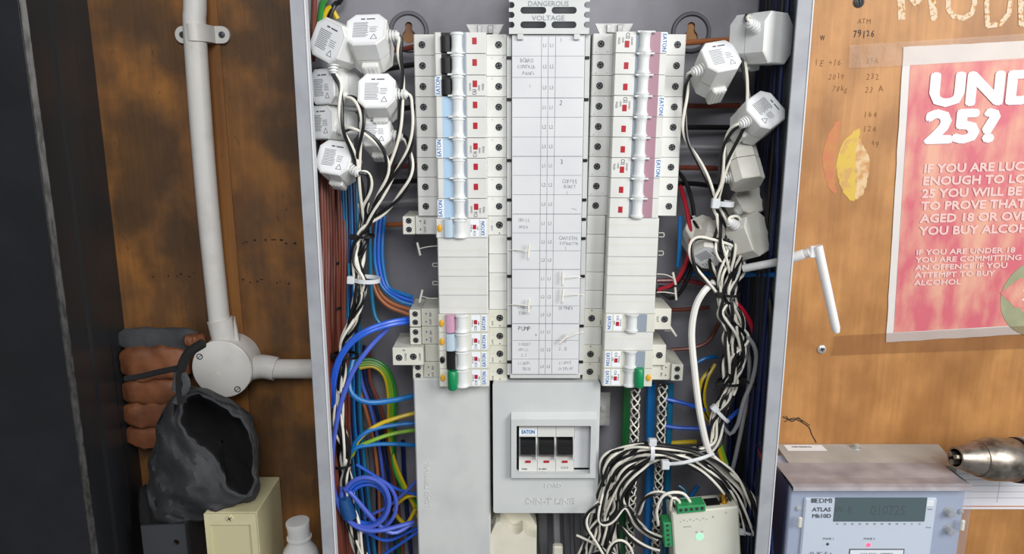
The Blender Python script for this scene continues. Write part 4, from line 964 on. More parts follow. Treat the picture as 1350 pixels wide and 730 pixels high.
for i, (k, l) in enumerate((('upper', [(868, 692, 30), (866, 672, 24), (876, 652, 22), (900, 650, 24), (914, 668, 28)]), ('inner', [(884, 672, 28), (886, 656, 24), (895, 660, 26), (897, 670, 28)]))):
    wire(l, 1.4, 'wire_white', k + ' white wire arching into the top green terminal strip', 'white wires into the gateway')
cx, cz = X(678, 700, 60), Z(700, 60)
cl = root('cable_clamp', 'cream plastic cable clamp below the main switch cover', 'clamp', (cx, 60, cz - 40))
x0, x1 = X(645, 730, 56), X(708, 730, 56); zt = Z(682, 56); zb = zt - 60
b = MB(); b.plate([(x0, zb), (x1, zb), (x1, zt - 17), (x1 - 9, zt), (x0 + 9, zt), (x0, zt - 16)], [], 70, 96); b.build('rear_half', 'pvc_cream', cl)
b = MB(); b.plate([(x0, zb), (x1, zb), (x1 - 1, zt - 20), (x1 - 10, zt - 17)] + [(q[0], q[1]) for q in circ((x0 + x1) / 2 + 2, zt - 8, 8, 10, -20, -160)] + [(x0 + 11, zt - 2), (x0 + 7, zt - 3), (x0, zt - 20)], [], 52, 69); b.build('front_half', 'pvc_cream', cl)
b = MB(); b.box(X(729, 720, 60), X(742, 720, 60), 58, 66, Z(760, 60), Z(719, 60), 1.5); tag(b.build('terminal_cap', 'pvc_cream'), 'small cream cap standing among the mains cables', 'cap')
# screw plate beside main cover
r = root('earth_lug', 'grey steel lug with one screw beside the main switch cover', 'bracket', P(795, 560, 90))
b = MB(); b.box(X(790, 540, 90), X(804, 540, 90), 88, 90, Z(560, 90), Z(516, 90), .4); b.build('lug_plate', 'zinc', r)
b = MB(); b.lathe([(3.2, 0), (3, 1.2), (.01, 1.5)], TO(X(796, 538, 88), 88, Z(538, 88)), 14); b.build('screw', 'zinc', r, smooth=True)

# antenna through the side wall
an = root('stub_antenna', 'white jointed stub antenna sticking out through the right cabinet wall', 'antenna', (RX, hy, hz))
e1 = P(980, 354, 36); mid = Vector((RX, hy, hz)); jx = P(1068, 332, 4)
b = MB(); b.tube([e1, mid, jx], 3.5, 14, 4); b.build('base_rod', 'bottle_white', an, smooth=True)
b = MB(); d = (jx - mid).normalized(); Mj = TO(jx.x, jx.y, jx.z, d); b.lathe([(3.8, -24), (4.3, -23), (4.3, -6), (3.9, -5)], Mj, 14); b.build('collar', 'bottle_white', an, smooth=True)
tip = P(1103, 438, 0); top = P(1078, 324, 2)
b = MB(); b.tube([top, top.lerp(tip, .5), tip], lambda t: 3.9 - t * .3 if t < .97 else 2.6, 14, 4); b.build('antenna_arm', 'bottle_white', an, smooth=True)
b = MB(); b.box(-4, 4, -3, 3, -5, 5, 1, M=Matrix.Translation(jx + Vector((3, 0, 0)))); b.build('hinge', 'bottle_white', an)

# ---------------------------------------------------------------- conduit, saddle, junction box
jc = P(292, 487, 82)
def pipe(name, pts, r, label, cat='conduit'):
    b = MB(); b.tube(pts, r, 20, 12); o = b.build(name, 'pvc_white', smooth=True); tag(o, label, cat); return o
cyy = 99
pipe('conduit', [P(257, 45, cyy) + Vector((-1, 0, 320)), P(254, -40, cyy), P(257, 45, cyy), P(272, 250, cyy), P(291, 440, cyy)], 10.0, 'white plastic conduit pipe running down to the round junction box')
pipe('conduit', [P(325, 486, cyy), P(370, 486, cyy), P(425, 486, cyy)], 9.6, 'short level white conduit from the junction box into the cabinet')
sd = root('pipe_saddle', 'white two-screw saddle clip holding the conduit near the top', 'clip', P(261, 44, 112))
cz_ = Z(44, 100); cx_ = X(260, 44, 100)
b = MB(); b.plate(rrect(cx_ - 25, cx_ + 25, cz_ - 7.6, cz_ + 7.6, 7.2, 8), [], 111, 114.6); b.build('base_strap', 'pvc_white', sd)
b = MB(); n = 16
arc = [(cx_ + 12 * math.cos(math.pi * i / n), 112 - 24.6 * math.sin(math.pi * i / n)) for i in range(n + 1)] + [(cx_ - 10.6 * math.cos(math.pi * i / n), 112 - 23.2 * math.sin(math.pi * i / n)) for i in range(n + 1)]
b.prism(arc, cz_ - 7.4, cz_ + 7.4); b.build('arch', 'pvc_white', sd, smooth=True)
for s_ in (-1, 1):
    b = MB(); b.lathe([(3, 0), (2.8, .9), (1.2, 1.3), (1, .9), (.01, .9)], TO(cx_ + s_ * 18, 111, cz_), 14); b.build('screw', 'dark_steel', sd, smooth=True)
jb = root('junction_box', 'round white plastic junction box with two lid screws', 'junction box', (jc.x, 114, jc.z))
jr = 28.5
M = TO(jc.x, 114, jc.z)
b = MB(); b.lathe([(jr, 0), (jr, 27), (jr - .8, 28)], M, 48); b.build('box_body', 'pvc_white', jb, smooth=True)
b = MB(); M2 = TO(jc.x, 86, jc.z); b.lathe([(jr + .4, 0), (jr + .4, 2.6), (jr - .8, 3.6), (.01, 3.8)], M2, 48); b.build('lid', 'pvc_white', jb, smooth=True)
for u, v in ((263, 470), (313, 513)):
    p = P(u, v, 82); b = MB(); b.lathe([(3.1, -1), (3.1, .3), (2.3, .35), (2.1, -.4), (.01, -.4)], TO(p.x, 82.3, p.z), 16); b.box(-2, 2, -.35, .35, -.4, .1, 0, 0, M=TO(p.x, 82.3, p.z) @ Matrix.Rotation(.7, 4, 'Z')); b.build('lid_screw', 'dark_steel', jb, smooth=True)
b = MB(); b.text('A', 7, face(X(287, 492, 82), 82.1, Z(492, 82)), 0, th=.2); b.build('moulded_mark', 'pvc_cream', jb)
b = MB(); a0 = P(290, 421, cyy); b.tube([a0, a0.lerp(Vector((jc.x, cyy, jc.z + 20)), .5), Vector((jc.x, cyy, jc.z + 18))], 12.2, 24, 6); b.build('spigot', 'pvc_white', jb, smooth=True)
b = MB(); a0 = P(364, 486, cyy); b.tube([a0, a0.lerp(Vector((jc.x + 20, cyy, jc.z)), .5), Vector((jc.x + 20, cyy, a0.z))], 11.8, 24, 6); b.build('spigot', 'pvc_white', jb, smooth=True)
# webs beside spigots
b = MB(); z_ = jc.z; b.prism([(jc.x + 15, z_ + 22), (jc.x + 11.5, z_ + 50), (jc.x + 10, z_ + 22)], 94, 97, 'y'); b.build('web', 'pvc_white', jb)

# ---------------------------------------------------------------- black frame at far left
fr_ = root('black_steel_frame', 'tall black painted steel frame with a worn edge at the far left', 'frame', (X(60, 365, 60), 60, -640))
xs = X(115, 0, WY); yf = 22
b = MB(); b.prism([(xs - 300, yf), (xs - 3.4, yf), (xs, yf + 3.4), (xs, yf + 30), (xs + 1.2, yf + 34), (xs + 1.2, yf + 62), (xs, yf + 66), (xs, WY - .3), (xs - 300, WY - .3)], -640, 460); b.build('side_panel', 'black_paint', fr_)
b = MB(); b.box(xs - 300, xs - 4.2, yf - 1, yf + .2, -640, 460, .2); b.build('front_panel', 'black_face', fr_)
b = MB(); b.prism([(xs - 4.2, yf - .9), (xs - 3, yf - .9), (xs + .2, yf + 2.2), (xs + .2, yf + 3.2), (xs - .6, yf + 3)], -640, 460); b.build('worn_edge', 'worn_edge', fr_)

# ---------------------------------------------------------------- leather glove, dark fabric pouch
gl = root('leather_glove', 'brown leather work glove stuffed behind the round junction box', 'glove', P(220, 600, 105))
def pad(u0, v0, u1, v1, y, ry, seed):
    p0, p1 = P(u0, (v0 + v1) / 2, y), P(u1, (v0 + v1) / 2, y); hz_ = (P(u0, v0, y).z - P(u0, v1, y).z) / 2; n = 18; R = []
    for k in range(13):
        t = k / 12; c = p0.lerp(p1, t); f = min(1, (math.sin(math.pi * (.06 + .88 * t)) * 1.6))
        ring = []
        for i in range(n):
            a = 2 * math.pi * i / n; ca, sa = math.cos(a), math.sin(a)
            q = Vector((0, ry * f * (abs(ca) ** .7) * (1 if ca > 0 else -1), hz_ * f ** .4 * (abs(sa) ** .7) * (1 if sa > 0 else -1)))
            ring.append(c + q * (1 + .24 * noise.noise(Vector((t * 7 + seed, ca * 1.2, sa * 1.2 + seed)))) + Vector((0, 1.5 * noise.noise(Vector((t * 9, a * 2, seed))), 0)))
        R.append(ring)
    b = MB(); b.rings(R); return b
pad(160, 456, 250, 500, 98, 9, 1).build('cuff', 'leather', gl, smooth=True)
pad(163, 499, 248, 532, 98, 8, 2).build('finger', 'leather', gl, smooth=True)
pad(165, 529, 242, 562, 98, 9, 3).build('finger', 'leather', gl, smooth=True)
pad(168, 560, 240, 588, 99, 8, 4).build('finger', 'leather', gl, smooth=True)
pad(244, 440, 270, 456, 98, 8, 6).build('thumb', 'leather', gl, smooth=True)
b = MB(); b.tube(pp([(165, 499, 84), (185, 496, 82), (210, 490, 82), (240, 484, 84)]), 2.6, 6, 4); b.build('strap', 'fabric_black', gl, smooth=True)
b = MB(); b.tube(pp([(268, 452, 84), (248, 466, 76), (238, 490, 72), (238, 515, 66), (240, 530, 60)]), 4.2, 6, 4); b.build('strap', 'fabric_black', gl, smooth=True)
tag(MB_ := pad(158, 432, 262, 462, 104, 7, 9).build('fabric_scrap', 'fabric_dark', smooth=True), 'dark fabric scrap lying above the brown leather glove', 'fabric')

def loop(pts, n):
    """closed outline resampled to n points"""
    v = [Vector((p[0], p[1], 0)) for p in pts]; v = cr([v[-1]] + v + [v[0], v[1]], 2)[0:]
    # trim doubled ends: walk the closed curve from pts[0]
    c = [Vector((p[0], p[1], 0)) for p in pts]; m = len(c); out = []
    for i in range(m):
        a, b_, c_, d = c[i - 1], c[i], c[(i + 1) % m], c[(i + 2) % m]
        for k in range(16):
            t = k / 16; out.append(.5 * ((2 * b_) + (c_ - a) * t + (2 * a - 5 * b_ + 4 * c_ - d) * t * t + (-a + 3 * b_ - 3 * c_ + d) * t ** 3))
    L = [0]
    for i in range(len(out)): L.append(L[-1] + (out[(i + 1) % len(out)] - out[i]).length)
    res = []; j = 0
    for i in range(n):
        s = L[-1] * i / n
        while L[j + 1] < s: j += 1
        t = (s - L[j]) / max(1e-6, L[j + 1] - L[j]); res.append(out[j].lerp(out[(j + 1) % len(out)], t))
    return res
def crinkle(L, a, f, sd): return [p + Vector((noise.noise(Vector((i * f, sd, 0))) * a, noise.noise(Vector((i * f, sd, 9))) * a, 0)) for i, p in enumerate(L)]
rim = loop([(243, 527), (262, 518), (290, 532), (318, 552), (333, 580), (335, 615), (334, 648), (318, 652), (300, 640), (290, 612), (274, 592), (246, 572), (238, 548)], 72)
outl = loop([(226, 524), (254, 508), (292, 520), (326, 544), (341, 578), (342, 615), (341, 654), (322, 670), (292, 679), (256, 690), (214, 692), (192, 662), (198, 610), (207, 560)], 72)
rim = crinkle(rim, 5, .37, 2); outl = crinkle(outl, 6, .29, 5)
pch = root('fabric_pouch', 'dark grey cloth pouch with open black-lined mouth in front of the junction box', 'pouch', P(270, 690, 85))
def nz3(p, s, a): return a * noise.noise(Vector((p.x * s, p.y * s, p.z * s)))
def rr(A, B, t, y, amp=0):
    out = []
    for a, c in zip(A, B):
        q = a.lerp(c, t); p = P(q.x, q.y, y)
        f = nz3(p, .021, amp) + nz3(p + Vector((50, 9, 3)), .055, amp * .5) - amp * .5 * (1 - abs(noise.noise(p * .034 + Vector((7, 1, 4)))) * 3.2) * (amp > 5)
        out.append(P(q.x, q.y, y + f))
    return out
b = MB(); Rr = []
cen = sum(rim, Vector()) / 72; cr_ = [cen] * 72; 
for t, y in [(0, 44), (.03, 40), (.07, 39), (.12, 40.5)] + [(.18 + k * .05, 42 + 26 * (k / 15) ** 1.5) for k in range(16)] + [(.97, 76), (1, 86), (1, 108)]: Rr.append(rr(rim, outl, t, y, 2.5 + 20 * min(1, max(0, (t - .08) * 4)) * min(1, (1.02 - t) * 8)))
b.rings(Rr, cap=False)
b.rings([Rr[-1], rr(outl, [sum(outl, Vector()) / 72] * 72, .95, 109)], cap=True)
b.build('outer_cloth', 'fabric_dark', pch, smooth=True)
b = MB(); Ri = [rr(rim, rim, 0, 44, 2.5)]
for t, y in ((.02, 50), (.08, 62), (.2, 76), (.4, 86), (.7, 92), (.97, 94)): Ri.append(rr(rim, cr_, t, y, 8))
b.rings(Ri, cap=False); b.build('lining', 'fabric_black', pch, smooth=True)
b = MB(); b.tube([p + Vector((0, -.6, 0)) for p in rr(rim, outl, .03, 41, 2.5)] , 1.5, 6, 4); b.build('hem', 'fabric_dark', pch, smooth=True)
b = MB(); b.tube(pp([(232, 530, 50), (246, 506, 60), (236, 490, 66), (232, 515, 60)]), 3.6, 6, 3); b.build('strap', 'fabric_dark', pch, smooth=True)
q = pad(186, 640, 222, 712, 88, 12, 12); tag(q.build('cloth_bundle', 'fabric_black', smooth=True), 'crumpled black cloth under the pouch beside the black frame', 'cloth')

# cream box, grey bracket, white bottle
y0 = 40
ax0, ax1 = X(269, 680, y0), X(338, 680, y0); az1 = Z(676, y0)
bb = root('cream_box', 'cream painted metal box with one screw below the pouch', 'box', ((ax0 + ax1) / 2, 80, -560))
b = MB(); b.box(ax0, ax1, y0 + 1, 113, -560, az1, 1); b.build('box_body', 'cream_box', bb)
b = MB(); b.plate([(ax0 + .3, -560), (ax1 - .3, -560), (ax1 - .3, az1 - .3), (ax0 + .3, az1 - .3)], [[(ax0 + 5, -550), (ax1 - 6, -550), (ax1 - 6, az1 - 12), (ax0 + 5, az1 - 12)]], y0 - 1, y0 + 1); b.build('front_frame', 'cream_box', bb)
b = MB(); b.box(ax0 + 5, ax1 - 6, y0 + .8, y0 + 1.2, -550, az1 - 12); b.build('recessed_panel', 'cream_recess', bb)
ps = P(303, 683, y0 - 1); b = MB(); b.lathe([(3.8, 0), (3.4, .9), (.01, 1.3)], TO(ps.x, y0 - 1, ps.z), 18, 0)
for a in (.5, 2.07): b.box(-2.2, 2.2, -.4, .4, 1.05, 1.35, 0, 1, M=TO(ps.x, y0 - 1, ps.z) @ Matrix.Rotation(a, 4, 'Z'))
b.build('screw', ['cream_box', 'hole_black'], bb, smooth=True)
gb = root('grey_bracket', 'dark grey steel bracket with a hole between black frame and cream box', 'bracket', (X(215, 720, 60), 70, -560))
gx_0, gx_1 = X(188, 710, 60), X(246, 710, 60); gz_ = Z(690, 60)
hp = P(233, 714, 60)
b = MB(); b.plate([(gx_0, -560), (gx_1, -560), (gx_1, gz_), (gx_0, gz_ - 2)], [circ(hp.x, hp.z, 3, 16)], 59, 61.5); b.build('front_flange', 'bracket_grey', gb)
b = MB(); b.box(gx_1 - 2, gx_1, 61.6, 113, -560, gz_, .3); b.build('side_flange', 'bracket_grey', gb)
bt = root('white_bottle', 'white plastic bottle with a flat slanted cap beside the cabinet foot', 'bottle', P(398, 760, 60))
bc = P(394, 700, 60)
Mb = Matrix.Translation((bc.x, 60, bc.z))
b = MB(); b.lathe([(18, -80), (18, -26), (15.5, -19), (11, -12), (10.4, -8)], Mb, 32); b.build('body', 'bottle_white', bt, smooth=True)
b = MB(); b.lathe([(10.6, -10), (10.8, 4), (11.6, 10), (11.2, 11), (10, 11.2), (.01, 10.9)], Mb @ Matrix.Rotation(-.06, 4, 'Y'), 32); b.build('cap', 'bottle_white', bt, smooth=True)
b = MB(); b.lathe([(10.5, -7.6), (12, -7.4), (12, -5.4), (10.5, -5.2)], Mb, 32); b.build('collar', 'bottle_white', bt, smooth=True)

# ---------------------------------------------------------------- poster with tape, writing on the wall
PY = WY - .8
def PW(u, v): return P(u, v, PY)
tl, bl, trr, br = PW(1191, 62), PW(1168, 451), PW(1420, 50), PW(1420, 436)
po = root('poster', 'faded red and pink age-limit poster taped to the plywood at right', 'poster', (tl + br) / 2)
def quad(name, c, m, par, y, nx=24, nz_=24, amp=.35, edge=0):
    b = MB(); vs = []; 
    for j in range(nz_ + 1):
        for i in range(nx + 1):
            s, t = i / nx, j / nz_; p = (c[0].lerp(c[1], s)).lerp(c[2].lerp(c[3], s), t)
            e = edge * noise.noise(Vector((t * 14, s * 9, 3))) if i in (0, nx) or j in (0, nz_) else 0
            vs.append(Vector((p.x + e, y - amp * abs(noise.noise(Vector((p.x * .05, 0, p.z * .05)))), p.z + e)))
    b.add(vs, [[j * (nx + 1) + i, j * (nx + 1) + i + 1, (j + 1) * (nx + 1) + i + 1, (j + 1) * (nx + 1) + i] for j in range(nz_) for i in range(nx)])
    return b.build(name, m, par, smooth=True)
quad('sheet', (tl, trr, bl, br), 'poster_white', po, PY, edge=.8, amp=.3)
ptl, pbl, ptr_, pbr = PW(1200, 86), PW(1178, 438), PW(1420, 72), PW(1420, 424)
quad('print', (ptl, ptr_, pbl, pbr), 'poster_pink', po, PY - .25, amp=.3)
def ptext(t, u, v, hpx, m, name, bold=.03, sx=1.0, ang=1.6):
    s = hpx / (F * (CT_ - (v - 365) / F * ST_) / (PY + D0)) / .7 / .97
    p = PW(u, v); b = MB(); M = face(p.x, PY - .75, p.z, ang)
    b.text(t, s, M, 0, 'LEFT', bold, sx); return b.build(name, m, po)
ptext('UNDER', 1224, 121, 38, 'poster_text', 'headline', .055, 1.2); ptext('25?', 1219, 170, 38, 'poster_text', 'headline', .055, 1.3)
for i, t in enumerate(('IF YOU ARE LUCKY', 'ENOUGH TO LOOK UNDER', '25 YOU WILL BE ASKED', 'TO PROVE THAT YOU ARE', 'AGED 18 OR OVER WHEN', 'YOU BUY ALCOHOL')):
    ptext(t, 1217 - i * 1.1, 223 + i * 16.4, 10.6, 'poster_text_pink', 'slogan_line', .036, 1.15)
for i, t in enumerate(('IF YOU ARE UNDER 18', 'YOU ARE COMMITTING', 'AN OFFENCE IF YOU', 'ATTEMPT TO BUY', 'ALCOHOL')):
    ptext(t, 1207 - i * .6, 333 + i * 10.0, 6.6, 'poster_text_pink', 'small_print_line', .036, 1.33)
b = MB(); c = PW(1372, 392); b.plate(circ(c.x, c.z, 40, 40), [circ(c.x, c.z, 22, 24)], PY - .7, PY - .45); b.build('green_ring', 'poster_green', po)
b = MB(); c2 = PW(1330, 386); b.plate([(c2.x - 9, c2.z), (c2.x + 8, c2.z + 15), (c2.x + 40, c2.z + 15), (c2.x + 40, c2.z - 15), (c2.x + 8, c2.z - 15)], [], PY - .9, PY - .72); b.build('arrow_shape', 'poster_pink', po)
b = MB(); b.text('25', 18, face(c2.x + 22, PY - 1.0, c2.z - 2), 0, 'CENTER', .03); b.build('lettering', 'poster_text', po)
def tape(c, m, label, y, par=None):
    o = quad('clear_tape', [PW(*q) for q in c], m, None, y, 30, 6, 1.1); tag(o, label, 'tape'); return o
tape(((1050 + 70, 60), (1420, 40), (1118, 90), (1420, 76)), 'tape_clear', 'wrinkled clear tape strip along the top of the poster', PY - 1.2)
tape(((1100, 442), (1420, 425), (1096, 468), (1420, 456)), 'tape_brown', 'wrinkled tape strip along the bottom of the poster', PY - 1.2)
WYF = WY - .12
def graf(items, m, name, label, cat='writing', group=None):
    b = MB()
    for i, (t, u, v, s, sx, ang) in enumerate(items): b.hand(t, s, face(X(u, v, WYF), WYF, Z(v, WYF), ang), 0, i * 7, sx, bold=.012 if m != 'pencil_wall' else -.004)
    o = b.build(name, m); tag(o, label, cat, group); return o
graf([('79126', 1139, 45, 8.5, .75, 3)], 'marker', 'marker_number', 'black marker number on the plywood left of the poster top')
graf([('W', 1083, 50, 6.5, .6, 0), ('r', 1069, 50, 6, .6, 0)], 'marker', 'marker_scribble', 'short black marker scribble beside the right cabinet edge')
for it, lb in ((('IE +16', 1092, 83, 8, .8, 0), 'faded pencil IE +16 near the right cabinet edge'), (('2019', 1103, 101, 7.5, .8, 0), 'faded pencil 2019 under the IE +16 note'), (('78kg', 1108, 117, 7.5, .8, -4), 'faded pencil 78kg, lowest of the left pencil notes'),
        (('35A', 1150, 80, 7.5, .8, 0), 'faded pencil 35A under the black marker number'), (('232', 1151, 101, 8.5, .8, 0), 'faded pencil 232 beside the poster'), (('23 A', 1152, 118, 8, .8, 0), 'faded pencil 23 A beside the poster headline'),
        (('164', 1148, 151, 8.5, .85, 0), 'faded pencil 164 above the yellow paint patch'), (('124', 1147, 170, 8.5, .85, 0), 'faded pencil 124 beside the yellow paint patch'), (('49', 1154, 190, 8, .8, -6), 'faded pencil 49, lowest figure between paint patch and poster'), (('ATM', 1139, 28, 7, .9, 0), 'faded pencil letters directly above the black marker number')):
    graf([it], 'pencil_wall', 'pencil_note', lb, group='pencil notes on the plywood')
def chalk():
    b = MB(); nonlocal_y = [WY - .25]
    def st(pts, w=5):
        for a, c in zip(pts, pts[1:]):
            nonlocal_y[0] -= .012; y = nonlocal_y[0]
            p, q_ = P(a[0], a[1], y), P(c[0], c[1], y); d = (q_ - p); n = Vector((-d.z, 0, d.x)).normalized() * (w / 2); e = d.normalized() * .6
            b.prism([((p - n - e).x, (p - n - e).z), ((q_ - n + e).x, (q_ - n + e).z), ((q_ + n + e).x, (q_ + n + e).z), ((p + n - e).x, (p + n - e).z)], y, y + .2, 'y')
    st([(1187, -20), (1189, 25)], 6.5); st([(1187, -20), (1208, 5), (1226, -20)]); st([(1226, -20), (1232, 26)], 6.5)
    st([(1250, -10), (1250, 12), (1258, 22), (1270, 24), (1281, 18), (1285, 5), (1284, -15), (1268, -26), (1252, -18)], 4.5)
    st([(1300, -20), (1302, 34), (1318, 32), (1330, 18), (1333, -2), (1322, -16), (1300, -20)], 4.5)
    st([(1345, -20), (1346, 32), (1375, 33)], 4.5); st([(1346, 5), (1370, 5)], 4); st([(1345, -20), (1372, -20)], 4)
    o = b.build('chalk_lettering', 'chalk'); tag(o, 'big white chalk letters on the plywood above the poster', 'writing')
chalk()
def blob(pts, m, name, par, y):
    b = MB(); L = loop(pts, 48); b.plate([(P(q.x + 3.2 * noise.noise(Vector((i * .7, 1, 0))), q.y, y).x, P(q.x, q.y, y).z) for i, q in enumerate(L)], [], y, y + .2); return b.build(name, m, par)
pt = root('paint_patch', 'flaking yellow and cream paint patch on the plywood right of the cabinet', 'paint patch', P(1123, 220, WY))
blob([(1133, 168), (1124, 175), (1110, 190), (1103, 218), (1108, 245), (1120, 263), (1127, 262), (1129, 235), (1128, 200), (1134, 178)], 'paint_yellow', 'yellow_paint', pt, WY - .25)
blob([(1134, 178), (1128, 200), (1129, 235), (1127, 262), (1138, 255), (1145, 230), (1146, 208), (1138, 192)], 'paint_cream', 'cream_paint', pt, WY - .22)
tag(blob([(1108, 157), (1096, 170), (1086, 195), (1085, 220), (1092, 245), (1102, 255), (1100, 230), (1100, 205), (1106, 180)], 'paint_red', 'paint_smear', None, WY - .2), 'dull red paint smear left of the yellow patch', 'paint smear')
def wscrew(u, v, y, r, label, m='zinc'):
    p = P(u, v, y); b = MB(); M = TO(p.x, y, p.z)
    b.lathe([(r, 0), (r * .95, r * .25), (r * .5, r * .5), (r * .4, r * .3), (.01, r * .3)], M, 16, 0)
    for a in (.3, 1.87): b.box(-r * .45, r * .45, -.3, .3, r * .3, r * .52, 0, 1, M=M @ Matrix.Rotation(a, 4, 'Z'))
    tag(b.build('screw', [m, 'hole_black'], smooth=True), label, 'screw')
wscrew(1083, 460, WY, 4.6, 'round screw head in the plywood left of the poster foot')
wscrew(1132, 3, WY, 5, 'screw head at the top edge of the plywood', 'dark_steel')
crk = MB(); crk.tube([P(u, v, WY - .1) for u, v in ((1032, 549), (1040, 553), (1050, 553), (1060, 558), (1067, 564), (1070, 572), (1076, 583))], .55, 5, 2)
crk.tube([P(u, v, WY - .1) for u, v in ((1034, 556), (1045, 551), (1056, 553), (1068, 561))], .4, 5, 2); crk.tube([P(u, v, WY - .1) for u, v in ((1036, 548), (1044, 556), (1052, 550), (1058, 556))], .4, 5, 2)
tag(crk.build('thread_scrap', 'marker', smooth=True), 'ragged dark thread stuck to the plywood above the meter', 'thread')

# ---------------------------------------------------------------- energy meter
my = 15; mz = Z(645, my); mx0, mx1 = X(1046, 648, my), X(1283, 648, my)
mt = root('energy_meter', 'pale blue electronic energy meter with display under a clear cover', 'meter', ((mx0 + mx1) / 2, 60, -560))
b = MB(); b.box(mx0 + 4, mx1 - 4, 36, 96, -560, mz - 5, 1.5); b.build('rear_case', 'meter_case', mt)
b = MB(); b.box(mx0 + .4, mx1 - .4, 30, 65, -560, mz + .2, 1.5); b.build('middle_case', 'meter_navy', mt)
b = MB(); x0m = X(1022, 590, WY); x1m = X(1236, 590, WY); x2m = X(1262, 612, 66)
b.prism([(x0m, WY - .5), (x1m, WY - .5), (x2m, 66), (x0m - 2, 66)], -560, Z(585, WY)); b.build('mounting_case', 'meter_plate', mt)
# sloped top cover
zt2 = Z(585, WY)
b = MB(); b.prism([(66, zt2 - .6), (66, mz + 1), (my + 2, mz + 1), (my, mz - 1.5), (my + 1, mz + 1.6), (my + 6, mz + 2.6)], mx0, mx1, 'x'); b.build('cover_hood', 'dust_clear', mt)
b = MB(); b.box(mx0 + 1, mx1 - .6, 24, 30, -560, mz - 1, 1.2); b.build('front_case', 'meter_case', mt)
fx_0, fx_1 = X(1061, 655, 22), X(1236, 655, 22); fz_ = Z(656, 22)
b = MB(); b.box(fx_0, fx_1, 21, 24.5, -560, fz_, 1.4); b.build('face_plate', 'meter_face', mt)
b = MB(); b.box(X(1100, 675, 20), X(1221, 675, 20), 20.4, 21.2, Z(688, 20), Z(656, 20), .4); dsp = b.build('display', 'lcd', mt)
words(dsp, [('010725', 14, X(1171, 674, 20), Z(673.5, 20), 0, -.01, .78), ('W  E', 8.5, X(1112, 672, 20), Z(672, 20), 0, 0, .9)], 20.3, 'lcd_dark', 'display_digits')
words(mt, [('EDMI', 7.0, X(1086, 660, 21), Z(660, 21), 0, .03, 1), ('ATLAS', 5.4, X(1083, 671.5, 21), Z(671.5, 21), 0, .04, 1.1), ('Mk10D', 5.4, X(1083, 680, 21), Z(680, 21), 0, .04, 1.1),
          ('PULSE 1', 2.8, X(1092, 710, 21), Z(710, 21), 0, .02, 1.1), ('PULSE 2', 2.8, X(1146, 710, 21), Z(710, 21), 0, .02, 1.1)] +
         [('%02d' % (i + 1), 2.4, X(1104 + i * 9.8, 690.5, 21), Z(690.5, 21), 0, .01, 1) for i in range(12)], 20.9, 'print_dark')
b = MB(); p = P(1073, 659.5, 21); b.box(p.x - 2.6, p.x - .3, 20.8, 21, p.z - 2.2, p.z + 2.2); b.box(p.x, p.x + 1.8, 20.8, 21, p.z - 2.2, p.z + 2.2); b.build('logo', 'print_dark', mt)
b = MB(); p = P(1145, 718, 21); b.lathe([(2.1, 0), (1.8, .6), (.01, .9)], TO(p.x, 21, p.z), 16); b.build('pulse_light', 'led_red', mt, smooth=True)
b = MB(); p = P(1091, 717, 21); b.lathe([(1.5, 0), (1.3, .4), (.01, .5)], TO(p.x, 21, p.z), 16); b.build('pulse_port', 'hole_black', mt, smooth=True)
b = MB(); b.box(X(1119, 728, 21), X(1192, 728, 21), 20.7, 21.1, Z(750, 21), Z(723, 21), .2); nl = b.build('serial_label', 'print_dark', mt)
b = MB(); b.box(X(1120.5, 728, 21), X(1190.5, 728, 21), 20.5, 20.8, Z(749, 21), Z(724.5, 21), .1); b.build('serial_label', 'label_white', mt)
words(mt, [('CAT 07 No. 2088907', 3.6, X(1155, 730, 21), Z(730, 21), 0, .01, .95), ('O  3C  E  a', 4.4, X(1082, 729, 21), Z(729, 21), 0, .01, 1)], 20.4, 'print_dark')
b = MB(); b.box(X(1222, 662, 20), X(1232, 662, 20), 20.3, 21.2, Z(668, 20), Z(660, 20), .4); b.build('button', 'label_white', mt)
words(mt, [('Select', 2, X(1226, 671, 21), Z(671, 21), 0, 0, 1), ('Reset', 2, X(1224, 695, 21), Z(695, 21), 0, 0, 1)], 20.9, 'print_dark')
for v in (674, 697):
    p = P(1250, v, 24); b = MB(); M = TO(p.x, 24, p.z); b.lathe([(5, -1), (5, .6), (3.6, .8), (3.4, 6), (3, 6.6), (.01, 6.8)], M, 18); b.build('round_button', 'drill_grey', mt, smooth=True)
for u, v, h in ((1053, 670, 4), (1267, 674, 3)):
    p = P(u, v, 23); b = MB(); b.lathe([(2.6, 0), (2.4, 1.6), (.01, 2.2)], TO(p.x, 24, p.z), 14); b.build('seal_screw', 'zinc', mt, smooth=True)
    q = P(u + .5, v + 17, 20); b = MB(); b.box(q.x - 2, q.x + 2, 17, 20, q.z - 5.4, q.z + 5.4, 1); b.build('seal_tag', 'pvc_cream', mt)
b = MB(); M0 = mx0 - 1
b.box(mx0 - .6, mx1 + .6, my, my + .8, -560, mz - 1.8, .2); b.build('clear_cover', 'clear_cover', mt)
b = MB(); b.box(mx1, mx1 + .8, my + .5, 84, -560, mz + .4, .2); b.build('clear_cover_side', 'clear_cover', mt)
